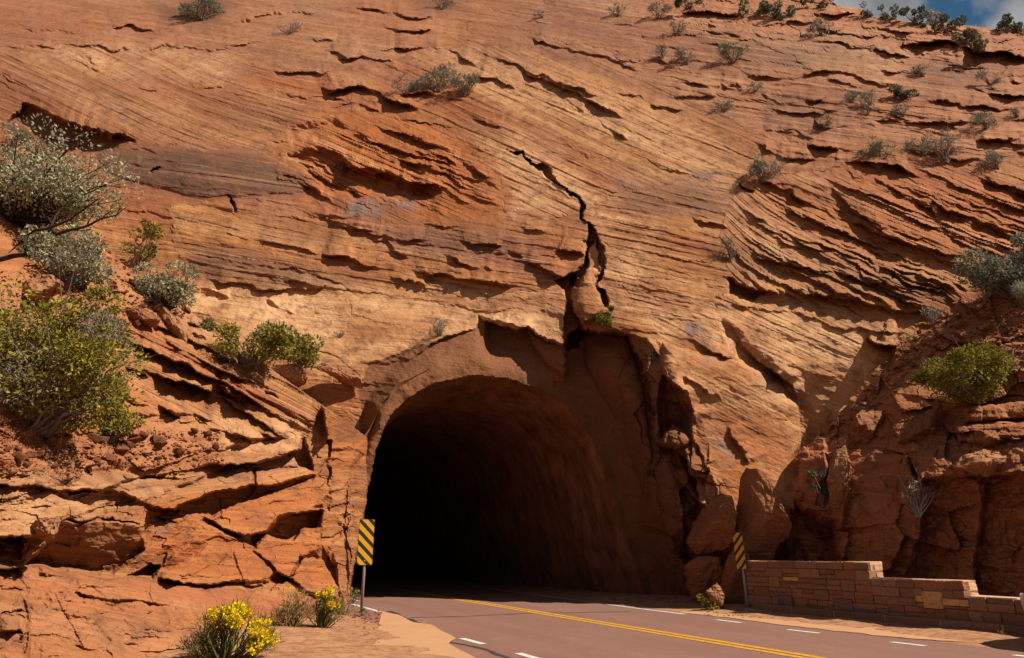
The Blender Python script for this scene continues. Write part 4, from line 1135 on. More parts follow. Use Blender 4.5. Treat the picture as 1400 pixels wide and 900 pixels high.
def shaped_rock(name, poly, t, thick, mat, seed, label, cat='boulder', group=None, sub=5, facets=11, turn=0.0):
    """a boulder whose outline follows the photo's; poly in pixels, t its distance, thick its half depth in metres"""
    P_ = np.array(poly, float); c = P_.mean(0)
    r = np.random.default_rng(seed)
    ang = np.arctan2(P_[:, 1] - c[1], P_[:, 0] - c[0])
    bm = bmesh.new(); bmesh.ops.create_icosphere(bm, subdivisions=sub, radius=1.0)
    co = np.array([v.co[:] for v in bm.verts])
    th = np.arctan2(co[:, 2], co[:, 0])
    dense = resample(np.concatenate([P_, P_[:1]]), 240)
    da = np.arctan2(dense[:, 1] - c[1], dense[:, 0] - c[0]); dr = np.hypot(dense[:, 0] - c[0], dense[:, 1] - c[1])
    o = np.argsort(da); da = da[o]; dr = dr[o]
    rad = np.interp(-th, np.concatenate([da - 2 * np.pi, da, da + 2 * np.pi]), np.tile(dr, 3))
    pr = np.hypot(co[:, 0], co[:, 2]); k_ = np.sign(pr) * pr ** .8
    x = np.cos(th) * rad * k_ ; y = -np.sin(th) * rad * k_
    # flat faces broken across the front
    for _ in range(facets):
        a = r.uniform(0, 2 * np.pi); q_ = r.uniform(.45, .95); n = np.array([math.cos(a) * q_, -.75, math.sin(a) * q_]); n /= np.linalg.norm(n); d = r.uniform(.42, .66)
        e = np.maximum(0, co @ n - d); co[:, 1] += e / abs(n[1])
    nz = fbm(co[:, 0] * 2.2 + seed, co[:, 2] * 2.2, 4, 720)
    dpt = co[:, 1] * thick + thick * .17 * nz - turn * co[:, 0] + thick * .10 * vl(co[:, 0] * 5 + seed, co[:, 2] * 5, 731) + thick * .06 * vl(co[:, 0] * 13 + seed, co[:, 2] * 11, 733)
    x += 1.8 * fbm(co[:, 0] * 5, co[:, 2] * 5 + seed, 3, 724); y += 1.8 * fbm(co[:, 2] * 5, co[:, 0] * 5 + seed, 3, 727)
    W = at(c[0] + x, c[1] + y, t + dpt)
    cen = V(at(c[0], P_[:, 1].max(), t))
    for v, p in zip(bm.verts, W): v.co = V(p) - cen
    ob = bm_obj(name, bm, mat, None, cen)
    tag(ob, label, cat, group)
    return ob
wt = float(WF[1] * CP - H_EYE * SP)
shaped_rock('boulder', [(1010, 668), (1013, 652), (1020, 640), (1036, 641), (1052, 655), (1066, 680), (1074, 700), (1083, 720), (1078, 735), (1066, 745), (1058, 766), (1012, 772), (1003, 742), (1006, 705)], wt * 1.055, .34, M_BOULDER, 11, 'tall pointed sandstone boulder leaning behind the striped sign and stone wall', turn=.45)
shaped_rock('boulder', [(938, 742), (948, 715), (962, 692), (985, 674), (1000, 678), (1007, 700), (1004, 738), (990, 752), (952, 758)], wt * 1.10, .45, M_BOULDER, 12, 'dark rounded boulder left of the tall pointed boulder', turn=.8)
shaped_rock('boulder', [(986, 832), (984, 800), (990, 772), (1002, 752), (1020, 750), (1028, 768), (1034, 834)], wt * 1.06, .22, M_BOULDER, 13, 'upright rock slab at the left end of the stone wall behind the sign', turn=.2)
shaped_rock('boulder', [(934, 775), (955, 760), (984, 762), (990, 790), (972, 815), (948, 822), (938, 805)], wt * 1.10, .4, M_BOULDER, 14, 'squat shaded boulder at the right foot of the tunnel mouth', turn=.3)
shaped_rock('boulder', [(962, 828), (966, 808), (980, 796), (990, 812), (990, 832)], wt * 1.0, .16, M_BOULDER_TAN, 15, 'small upright stone left of the rock slab beside the wall', 'rock')
for i, (P_, dt_, th_, lab) in enumerate([
        ([(8, 405), (20, 392), (52, 376), (70, 374), (88, 388), (84, 402), (62, 410), (50, 418), (18, 416)], -.5, .5, 'large tan boulder between the two big bushes at the left edge'),
        ([(364, 505), (378, 498), (404, 498), (420, 508), (420, 524), (404, 532), (384, 522)], -.5, .35, 'tan block perched on the bank below the long green shrub'),
        ([(432, 500), (442, 494), (470, 506), (498, 518), (496, 532), (470, 524), (440, 508)], -.45, .35, 'flat pale slab jutting towards the tunnel arch'),
        ([(165, 422), (190, 418), (222, 436), (214, 448), (188, 444), (168, 434)], -.4, .3, 'flat reddish slab left of the grey-green shrub'),
        ([(212, 430), (224, 419), (240, 432), (256, 455), (258, 472), (240, 462), (222, 444)], -.4, .3, 'pointed slab tilted downhill under the grey-green shrub'),
        ([(250, 425), (282, 430), (316, 448), (312, 455), (282, 452), (254, 438)], -.3, .25, 'long flat slab lying right of the grey-green shrub'),
        ([(38, 722), (52, 708), (85, 706), (78, 728), (66, 742), (44, 734)], -.3, .25, 'cracked pale block on the left ledge above the deep overhang')]):
    c = np.mean(P_, 0)
    _, tt = on_left(*c)
    shaped_rock('boulder' if i in (0, 1) else 'rock_slab', P_, tt + dt_ * .6, th_, M_BOULDER_TAN if i != 3 else M_BOULDER, 30 + i, lab, 'boulder' if i in (0, 1) else 'rock', None, 5)
for i, (P_, dt_, th_, lab, mt) in enumerate([
        ([(1226, 606), (1236, 578), (1268, 560), (1288, 552), (1296, 572), (1286, 598), (1252, 612)], -.3, .45, 'angular brown boulder on top of the right bank below the green bush', M_BOULDER),
        ([(1158, 620), (1160, 580), (1178, 560), (1212, 562), (1218, 590), (1200, 618)], -.3, .45, 'smooth red boulder at the upper left corner of the right bank', M_BOULDER),
        ([(1300, 640), (1318, 622), (1345, 614), (1385, 622), (1380, 640), (1350, 652)], -.35, .4, 'sunlit tan boulder topping the shaded right bank', M_BOULDER_TAN),
        ([(1320, 604), (1336, 588), (1366, 588), (1380, 602), (1350, 612)], -.3, .3, 'low wedge of rock under the layered ledge on the right bank', M_BOULDER),
        ([(1130, 655), (1140, 618), (1156, 608), (1164, 640), (1160, 690), (1148, 715), (1136, 690)], -.3, .3, 'upright orange layered slab beside the rubble gully', M_BOULDER_TAN)]):
    c = np.mean(P_, 0); _, tt = on_right(*c)
    shaped_rock('boulder', P_, tt + dt_ * .6, th_, mt, 50 + i, lab, 'boulder', None, 5)

base_rocks = [rock_mesh('rock', 800 + i, M_SCREE, 3, 10, .03, 1, r_[0], r_[1]) for i, r_ in enumerate([(.7, .45), (.8, .55), (.6, .35), (.9, .6), (.7, .3), (1, .7)])]
def scatter(n, region, surf, smin, smax, label, group, seed, lift=.5, power=1.7):
    r = np.random.default_rng(seed)
    xs = [p[0] for p in region]; ys = [p[1] for p in region]
    k = 0
    while k < n:
        px, py = r.uniform(min(xs), max(xs)), r.uniform(min(ys), max(ys))
        if poly_sd(np.array([px]), np.array([py]), region)[0] < 0: continue
        p, tt = surf(px, py)
        size = smin + (smax - smin) * r.random() ** power
        sc = size * tt / F / 2
        o = link('rock', base_rocks[int(r.integers(len(base_rocks)))])
        o.location = V(p) + Vector((0, -sc * .3, sc * lift))
        o.rotation_euler = (r.uniform(-.5, .5), r.uniform(-.5, .5), r.uniform(0, 6.28)); o.scale = (sc, sc, sc)
        tag(o, label, 'rock', group)
        k += 1
def rubble(n, region, surf, smin, smax, seed, name='rubble'):
    """small stones beyond counting, joined"""
    r = np.random.default_rng(seed); sp = Soup()
    bm = bmesh.new(); bmesh.ops.create_icosphere(bm, subdivisions=1, radius=1.0)
    ico = np.array([v.co[:] for v in bm.verts]); fc = np.array([[v.index for v in f.verts] for f in bm.faces]); bm.free()
    xs = [p[0] for p in region]; ys = [p[1] for p in region]; k = 0
    while k < n:
        px, py = r.uniform(min(xs), max(xs)), r.uniform(min(ys), max(ys))
        if poly_sd(np.array([px]), np.array([py]), region)[0] < 0: continue
        p, tt = surf(px, py)
        sc = (smin + (smax - smin) * r.random() ** 2.5) * tt / F / 2
        v = ico * r.uniform(.6, 1.2, (len(ico), 1)) * np.array([1, r.uniform(.5, 1), r.uniform(.3, .7)]) * sc
        a = r.uniform(0, 6.28); ca, sa = math.cos(a), math.sin(a)
        v = v @ np.array([[ca, -sa, 0], [sa, ca, 0], [0, 0, 1]]).T
        tl_ = r.uniform(-.5, .5); v = v @ np.array([[1, 0, 0], [0, math.cos(tl_), -math.sin(tl_)], [0, math.sin(tl_), math.cos(tl_)]]).T
        sp.add(v + p + np.array([0, -.3 * sc, .3 * sc]), fc); k += 1
    o = link(name, sp.mesh(name, M_SCREE)); tag(o, 'small loose red stones strewn over the slope', 'rubble', None, 'stuff')
    return o
def on_ground(px, py):
    p = gpt(px, py); r = rays(px, py)
    return p, -H_EYE / r[2]
scatter(60, [(0, 570), (60, 590), (180, 600), (290, 590), (300, 625), (240, 640), (0, 650)], on_left, 10, 30, 'angular red rock in the scree below the big yellow-green bush', 'rocks in the scree below the yellow-green bush', 901)
scatter(46, [(60, 380), (150, 360), (200, 400), (260, 430), (200, 450), (80, 420)], on_left, 8, 22, 'broken red rock on the slope between the grey-green tree and the shrubs', 'rocks on the upper left slope', 902)
scatter(26, [(1170, 560), (1230, 490), (1300, 430), (1340, 420), (1400, 440), (1400, 480), (1300, 480), (1200, 560)], on_right, 8, 24, 'red rock scattered on the right slope below the blue-green bush', 'rocks on the right slope', 903)
scatter(44, [(1084, 700), (1100, 690), (1140, 730), (1145, 775), (1080, 775)], on_right, 8, 18, 'dark rubble rock in the shaded gully behind the stone wall', 'rubble in the gully', 904)
scatter(30, [(1125, 590), (1150, 560), (1190, 520), (1230, 470), (1290, 425), (1300, 440), (1240, 500), (1180, 560), (1130, 610)], on_right, 7, 15, 'stone in the strip of debris between cliff and right slope', 'debris along the foot of the cliff', 905)
rubble(1400, [(0, 560), (60, 580), (180, 590), (300, 585), (310, 640), (0, 655)], on_left, 2, 8, 911)
rubble(900, [(0, 380), (150, 340), (200, 390), (270, 430), (200, 460), (0, 440)], on_left, 2, 8, 912)
rubble(900, [(1150, 580), (1230, 490), (1300, 420), (1400, 400), (1420, 520), (1300, 480), (1180, 580)], on_right, 2, 8, 913)
rubble(1500, [(400, 850), (520, 835), (520, 900), (330, 900)], on_ground, 1.5, 8, 914)
rubble(260, [(940, 832), (1030, 836), (1060, 848), (960, 842)], on_ground, 1.5, 6, 915)

# ------------------------------------------------------------------ stone wall and its kerb
def stone_mat(name, a, b):
    k = NT(name, 0.9, 0.12)
    oc = k.objc(); pos = k.pos(); ri = k.n('ShaderNodeObjectInfo').outputs['Random']
    lam = k.noise(k.mapping(pos, (1.5, 1.5, 16)), 1.0, 5, 0.65); fine = k.noise(pos, 20, 5, 0.7)
    col = k.mix(ri, a, b)
    col = k.mix(k.math('MULTIPLY', lam, .35), col, (0.40, 0.21, 0.12))
    col = k.mix(k.ramp(fine, [(0.35, .5), (0.52, 0.0)]), col, (0.10, 0.05, 0.035))
    return k.done(col, k.bump(k.math('ADD', lam, k.math('MULTIPLY', fine, .6)), 0.7, 0.03))
M_STONE = stone_mat('wall_stone', (0.14, 0.070, 0.046), (0.25, 0.130, 0.085))
M_STONE_RED = stone_mat('wall_stone_red', (0.20, 0.070, 0.036), (0.29, 0.11, 0.055))
M_STONE_YEL = stone_mat('wall_stone_yellow', (0.52, 0.30, 0.11), (0.56, 0.32, 0.13))
M_STONE_DARK = stone_mat('wall_stone_dark', (0.085, 0.055, 0.048), (0.13, 0.08, 0.065))
M_STONE_PALE = stone_mat('sunlit_cap_stone', (0.42, 0.24, 0.145), (0.54, 0.33, 0.21))  # paler caps and step ends, sunlight put into the stone colour
M_MORTAR = flat_mat('mortar', (0.30, 0.18, 0.12), 0.95, 0.1, .25, 15)
def wall_s(px):
    """distance along the wall for a photo column at ground level"""
    best = None
    ss = np.linspace(0, wlen * 1.5, 800)
    X = WF[0] + wdir[0] * ss; Y = WF[1] + wdir[1] * ss
    dep = Y * CP - H_EYE * SP
    return float(np.interp(px, 700 + F * X / dep, ss))
def wall_px(s_, z):
    X = WF[0] + wdir[0] * s_; Y = WF[1] + wdir[1] * s_
    d = Y * CP + (z - H_EYE) * SP
    return 700 + F * X / d, 450 - F * (-Y * SP + (z - H_EYE) * CP) / d
def wall_z(s_, py):
    zs = np.linspace(-.5, 4, 400)
    return float(np.interp(-py, [-wall_px(s_, z)[1] for z in zs], zs))
def wall_sp(px, py):
    """(along, height) of a photo pixel on the wall face"""
    s_ = wall_s(px)
    for _ in range(8):
        z = wall_z(s_, py)
        s_ -= (wall_px(s_, z)[0] - px) / 60.0
    return s_, z
e1 = wall_sp(1190, 790); e2 = wall_sp(1320, 818); top1 = wall_sp(1110, 768)[1]; top2 = wall_sp(1265, 793)[1]; top3 = wall_sp(1380, 819)[1]
s_end = wlen * 1.35
wall = empty('stone_wall', V(WF), math.atan2(wdir[1], wdir[0]))
tag(wall, 'stepped wall of squared red sandstone blocks along the right road edge', 'wall')
TH = .36
# local frame: x along wall, y into the bank (away from road), z up
ysgn = 1.0 if (-wdir[1] * -wnrm[0] + wdir[0] * -wnrm[1]) > 0 else -1.0
segs = [(-.15, e1[0], top1), (e1[0], e2[0], top2), (e2[0], s_end, top3)]
bm = bmesh.new()
for a, b_, h_ in segs:
    add_box(bm, ((a + b_) / 2, ysgn * TH / 2, h_ / 2 - .03), (b_ - a - .03, TH - .06, h_ - .02))
bm_obj('mortar_core', bm, M_MORTAR, wall)
rw = np.random.default_rng(77)
def stone(a, b_, z0_, z1_, mat, y0=0, depth=None, proud=None):
    g_ = .004
    w_, h_ = b_ - a - 2 * g_, z1_ - z0_ - 2 * g_
    dp = depth or .16
    pr_ = rw.uniform(.0, .022) if proud is None else proud
    bm = bmesh.new()
    add_box(bm, (0, 0, 0), (w_, dp, h_), None, min(.009, w_ * .2, h_ * .2))
    for v in bm.verts: v.co += Vector((rw.normal(0, .005), rw.normal(0, .006), rw.normal(0, .004)))
    o = bm_obj('stone', bm, mat, wall)
    o.location = ((a + b_) / 2, ysgn * (dp / 2 - pr_ + y0), (z0_ + z1_) / 2)
    return o
# hand-placed odd stones (photo columns / rows), then courses around them
special = [((1265, 809), (1288, 832), M_STONE_YEL), ((1290, 820), (1325, 828), M_STONE_YEL), ((1072, 789), (1092, 794), M_STONE_YEL), ((1067, 815), (1083, 838), M_STONE_DARK), ((1104, 829), (1125, 842), M_STONE_DARK),
           ((1143, 820), (1166, 842), M_STONE_DARK), ((1253, 814), (1264, 823), M_STONE_YEL)]
spec = []
for (xa, ya), (xb, yb), m_ in special:
    a = wall_sp(xa, yb); b_ = wall_sp(xb, ya)
    spec.append((a[0], b_[0], max(0.13, a[1]), b_[1], m_))
    stone(a[0], b_[0], max(.13, a[1]), b_[1], m_, 0, .16, .032)
def clear(a, b_, z0_, z1_):
    return all(b_ <= q[0] + .01 or a >= q[1] - .01 or z1_ <= q[2] + .01 or z0_ >= q[3] - .01 for q in spec)
def place(a, b_, z0_, z1_, depth=0):
    """a stone, cut around the hand-placed ones"""
    if b_ - a < .05 or z1_ - z0_ < .035: return
    if clear(a, b_, z0_, z1_):
        m_ = M_STONE_RED if rw.random() < .22 else M_STONE
        return stone(a, b_, z0_, z1_, m_)
    for q in spec:
        if not (b_ <= q[0] + .01 or a >= q[1] - .01 or z1_ <= q[2] + .01 or z0_ >= q[3] - .01):
            place(a, min(b_, q[0]), z0_, z1_); place(max(a, q[1]), b_, z0_, z1_)
            aa, bb = max(a, q[0]), min(b_, q[1])
            place(aa, bb, z0_, min(z1_, q[2])); place(aa, bb, max(z0_, q[3]), z1_)
            return
for (a0, a1, h_) in segs:
    z = .13
    while z < h_ - .06:
        ch = rw.uniform(.10, .20)
        if z + ch > h_ - .12: ch = h_ - z
        x = a0
        while x < a1 - .02:
            L_ = rw.uniform(.20, .56)
            if x + L_ > a1 - .17: L_ = a1 - x
            if ch > .15 and rw.random() < .4:
                sp_ = rw.uniform(.35, .65) * ch
                place(x, x + L_, z, z + sp_)
                if L_ > .5 and rw.random() < .5:
                    mm = x + L_ * rw.uniform(.35, .65); place(x, mm, z + sp_, z + ch); place(mm, x + L_, z + sp_, z + ch)
                else: place(x, x + L_, z + sp_, z + ch)
            else: place(x, x + L_, z, z + ch)
            x += L_
        z += ch
# the back halves and the step ends, and rough cap stones along the top
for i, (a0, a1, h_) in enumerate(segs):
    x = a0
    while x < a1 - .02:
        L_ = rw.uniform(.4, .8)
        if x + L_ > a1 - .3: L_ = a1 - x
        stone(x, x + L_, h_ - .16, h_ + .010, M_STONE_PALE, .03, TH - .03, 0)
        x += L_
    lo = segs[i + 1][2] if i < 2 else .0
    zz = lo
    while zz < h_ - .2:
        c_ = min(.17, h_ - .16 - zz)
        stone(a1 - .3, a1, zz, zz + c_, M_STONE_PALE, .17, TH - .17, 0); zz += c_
# kerb blocks at the foot of the wall
kerb = empty('stone_kerb', V(WF + np.append(wnrm * .17, 0)), math.atan2(wdir[1], wdir[0]))
tag(kerb, 'low dark row of kerb stones along the foot of the stone wall', 'kerb')
x = .25
while x < s_end:
    L_ = rw.uniform(.92, 1.02)
    bm = bmesh.new(); add_box(bm, (0, 0, 0), (L_ - .035, .16, .20), None, .012)
    for v in bm.verts: v.co += Vector((rw.normal(0, .004), rw.normal(0, .005), rw.normal(0, .004)))
    o = bm_obj('kerb_stone', bm, M_STONE_DARK, kerb); o.location = (x + L_ / 2, ysgn * .06, .075)
    bm = bmesh.new(); add_box(bm, (0, 0, 0), (.030, .14, .185)); o = bm_obj('mortar_joint', bm, M_MORTAR, kerb); o.location = (x + L_ + .001, ysgn * .062, .075)
    x += L_

# ------------------------------------------------------------------ object marker signs
M_BLACK = flat_mat('black_sheeting', (0.018, 0.017, 0.017), 0.5, 0.3, .2); M_SIGNYEL = flat_mat('yellow_sheeting', (0.56, 0.28, 0.01), 0.45, 0.35, .08)
M_POST = flat_mat('painted_steel_post', (0.20, 0.135, 0.135), 0.55, 0.4, .2); M_BOLT = flat_mat('bolt_steel', (0.6, 0.55, 0.4), 0.4, 0.5, .1)
def marker(base, top_z, bot_z, w, mirror, yaw, label, lean=0.0, post_mat=M_POST):
    t_ = empty('object_marker_sign', base, yaw)
    t_.rotation_euler = (0, lean, yaw)
    tag(t_, label, 'sign')
    h_ = top_z - bot_z; zc = (top_z + bot_z) / 2
    def rounded(w2, h2, r):
        pts = []
        for cx, cz, a0 in ((w2 - r, h2 - r, 0), (-w2 + r, h2 - r, 90), (-w2 + r, -h2 + r, 180), (w2 - r, -h2 + r, 270)):
            for k in range(5):
                a = math.radians(a0 + k * 22.5); pts.append((cx + r * math.cos(a), cz + r * math.sin(a)))
        return pts
    bm = bmesh.new()
    pts = rounded(w / 2, h_ / 2, .035)
    f1 = bm.faces.new([bm.verts.new((x, -.004, z + zc)) for x, z in pts])
    ex = bmesh.ops.extrude_face_region(bm, geom=[f1]); bmesh.ops.translate(bm, vec=(0, .006, 0), verts=[v for v in ex['geom'] if isinstance(v, bmesh.types.BMVert)])
    bmesh.ops.recalc_face_normals(bm, faces=bm.faces)
    bm_obj('plate', bm, M_BLACK, t_)
    # diagonal stripes clipped to the plate
    sl = 1.0
    per = h_ / 4.0 if mirror else h_ / 4.15
    n = 0
    W2, H2 = w / 2 - .006, h_ / 2 - .006
    for k in range(-3, 8):
        lo = -H2 - W2 + k * per + (per * .28 if not mirror else per * .1); hi = lo + per * .55
        # strip between z +/- x*sl = lo .. hi
        poly = [(-W2, -H2), (W2, -H2), (W2, H2), (-W2, H2)]
        sg = 1.0 if not mirror else -1.0
        def clip(poly, fn):
            out = []
            for i in range(len(poly)):
                a, b_ = poly[i], poly[(i + 1) % len(poly)]; fa, fb = fn(a), fn(b_)
                if fa >= 0: out.append(a)
                if (fa >= 0) != (fb >= 0):
                    q = fa / (fa - fb); out.append((a[0] + (b_[0] - a[0]) * q, a[1] + (b_[1] - a[1]) * q))
            return out
        poly = clip(poly, lambda p: p[1] + sg * sl * p[0] - lo)
        if len(poly) > 2: poly = clip(poly, lambda p: hi - p[1] - sg * sl * p[0])
        for cx, cz in ((1, 1), (-1, 1), (1, -1), (-1, -1)):      # rounded corners
            if len(poly) > 2: poly = clip(poly, lambda p: (W2 + H2 - .024) - cx * p[0] - cz * p[1])
        if len(poly) < 3: continue
        bm = bmesh.new(); bm.faces.new([bm.verts.new((x, -.0065, z + zc)) for x, z in poly])
        bmesh.ops.recalc_face_normals(bm, faces=bm.faces)
        bm_obj('stripe', bm, M_SIGNYEL, t_)
    bm = bmesh.new(); bmesh.ops.create_cone(bm, cap_ends=True, segments=14, radius1=.032, radius2=.030, depth=top_z - .06 + .25)
    bmesh.ops.translate(bm, vec=(0, .038, (top_z - .06 - .25) / 2), verts=bm.verts)
    bm_obj('post', bm, post_mat, t_, None, True)
    for z in (top_z - .08, bot_z + .09):
        bm = bmesh.new(); bmesh.ops.create_cone(bm, cap_ends=True, segments=8, radius1=.011, radius2=.009, depth=.012)
        bmesh.ops.rotate(bm, verts=bm.verts, matrix=Matrix.Rotation(math.pi / 2, 3, 'X'), cent=(0, 0, 0)); bmesh.ops.translate(bm, vec=(0, -.012, z), verts=bm.verts)
        bm_obj('bolt', bm, M_BOLT, t_)
    return t_
def z_at(p, py):
    d0 = p[1]
    # height seen at row py above the ground point p
    zs = np.linspace(0, 6, 1200); dep_ = p[1] * CP + (zs - H_EYE) * SP
    yy = 450 - F * (-p[1] * SP + (zs - H_EYE) * CP) / dep_
    return float(np.interp(-py, -yy, zs))
pl = gpt(494, 838)
marker(V(pl), z_at(pl, 710), z_at(pl, 773), 21 * float(pl[1]) / F * .95, False, math.radians(12), 'striped black and yellow marker on a post left of the tunnel mouth', .0)
pr_ = gpt(1022, 836)
M_POST2 = flat_mat('galvanised_post', (0.22, 0.19, 0.19), 0.5, 0.5, .2)
marker(V(pr_), z_at(pr_, 728), z_at(pr_, 779), 15 * float(pr_[1]) / F, True, math.radians(-52), 'narrow striped marker in front of the tall boulder at the wall end', -.04, M_POST2)

# ------------------------------------------------------------------ shrubs
VIEW_R = np.array([1.0, 0, 0]); VIEW_U = np.array([0, -SP, CP]) * .35 + np.array([0, 0, .65])
def leaves(cen, rad, n, size, r, shape='leaf', up=0.0, flat=0.5):
    """n leaf quads in clumps round the given centres"""
    k = r.integers(len(cen), size=n)
    d = r.normal(size=(n, 3)); d /= np.linalg.norm(d, axis=1)[:, None]
    rr = rad[k] * r.uniform(.35, 1.0, n) ** .5
    p = cen[k] + d * rr[:, None] * np.array([1, 1, .85])
    a = d + r.normal(size=(n, 3)) * .8 + np.array([0, 0, up]); a /= np.linalg.norm(a, axis=1)[:, None]
    b_ = np.cross(a, r.normal(size=(n, 3))); b_ /= np.linalg.norm(b_, axis=1)[:, None] + 1e-9
    L_ = size * r.uniform(.6, 1.3, n)[:, None]; W_ = L_ * (flat if shape == 'leaf' else .13)
    v = np.stack([p, p + a * L_ * .5 + b_ * W_ * .5, p + a * L_, p + a * L_ * .5 - b_ * W_ * .5], 1).reshape(-1, 3)
    return v, np.arange(n * 4).reshape(n, 4)
def shrub(name, base, w, h, r, leaf_m, twig_m, n, size, label, group, cat='shrub', style='round', nb=9, sparse=0.0, accents=None, lean=0.0, depth=None):
    """base: point on the slope; w, h in metres"""
    root = empty(name, V(base)); tag(root, label, cat, group)
    dp = depth or w * .8
    k = nb
    if style == 'round':
        u = r.uniform(-1, 1, (k, 3)); 
        u /= np.maximum(.75, np.linalg.norm(u, axis=1))[:, None]
        cen = np.stack([u[:, 0] * w * .43 + lean * h * .3, u[:, 1] * dp * .36, h * (.48 + .34 * u[:, 2])], -1)
        rad = r.uniform(.07, .19, k) * min(w, h * 1.3)
    else:                                     # fan of upright wands
        a = r.uniform(-1, 1, k); b_ = r.uniform(-.7, .7, k)
        cen = np.stack([a * w * .42 + lean * h * .3, b_ * dp * .4, h * (.80 - .38 * np.abs(a) ** 1.5) * r.uniform(.5, 1.08, k)], -1)
        rad = r.uniform(.08, .16, k) * min(w, h * 1.3)
    cen = cen * r.uniform(.72, 1.22, (k, 1)) if style == 'round' else cen
    if cat == 'bush': rad = rad * 1.2
    tw = Soup()
    for c in cen:
        for j in range(2 if style == 'round' else 3):
            e = c + r.normal(size=3) * rad.mean() * .45
            m = e * .5 + r.normal(size=3) * np.array([.06, .06, .03]) * h
            tv, tf = tube_arrays([(r.normal() * .03 * w, r.normal() * .03 * w, -.04), m, e], [.013 * h + .003, .009 * h + .002, .002 * h + .001], 4)
            tw.add(tv, tf)
            for q in range(2):
                e2 = e + r.normal(size=3) * rad.mean() * .6 + np.array([0, 0, rad.mean() * .3]); tv, tf = tube_arrays([m * .4 + e * .6, e2], [.004 * h + .001, .001 * h + .0006], 3); tw.add(tv, tf)
    link('branches', tw.mesh('branches', twig_m), root)
    v, f = leaves(cen, rad, n, size, r, 'leaf' if style == 'round' else 'blade', .9 if style != 'round' else .1)
    if sparse:
        pass
    fo = link('foliage', raw_mesh('foliage', v, f, leaf_m), root); fo['kind'] = 'stuff'
    if accents:
        am, an, asz, nm, sub = accents
        idx = np.argsort(cen[:, 2] + (cen[:, 0] * .5 if sub == 'right' else 0))[-max(2, int(k * .55)):]
        if sub == 'inner': idx = r.integers(k, size=max(2, k // 3))
        v, f = leaves(cen[idx] + (np.array([0, 0, .02]) if sub != 'inner' else np.array([0, -dp * .12, 0])), rad[idx] * (1.05 if sub == 'inner' else .55), an, asz, r, 'leaf' if sub != 'inner' else 'blade', .5, .8)
        ao = link(nm, raw_mesh(nm, v, f, am), root); ao['kind'] = 'stuff'
    return root
def px_shrub(surf, cx, by, w, h, mat, tw, label, style='fan', dens=1.0, leafpx=6, name='shrub', group='shrubs scattered over the cliff', nb=None, lean=0, accents=None, cat='shrub', push=0.0, seed=None):
    p, tt = surf(cx, by)
    sc = tt / F
    r = np.random.default_rng(seed or int(cx * 7 + by * 13))
    area = w * h; leafpx = leafpx * (.62 if style == 'round' else .9)
    n = int(dens * area / (leafpx * leafpx * (.5 if style == 'round' else .2)) * (5.5 if style == 'round' else 3.2))
    n = int(min(max(n, 90), 22000))
    return shrub(name, np.array(p) + np.array([0, -.02 - push, -.02]), w * sc, h * sc * 1.08, r, mat, tw, n, leafpx * sc, label, group, cat, style, nb or max(7, int((w * h) ** .5 / 4.5)), 0, accents, lean)
SG, GG, OL, DK, BG, DT, GT = M_SAGE, M_GREYGREEN, M_OLIVE, M_DKGREEN, M_BLUEGREEN, M_DRYTWIG, M_GREYTWIG
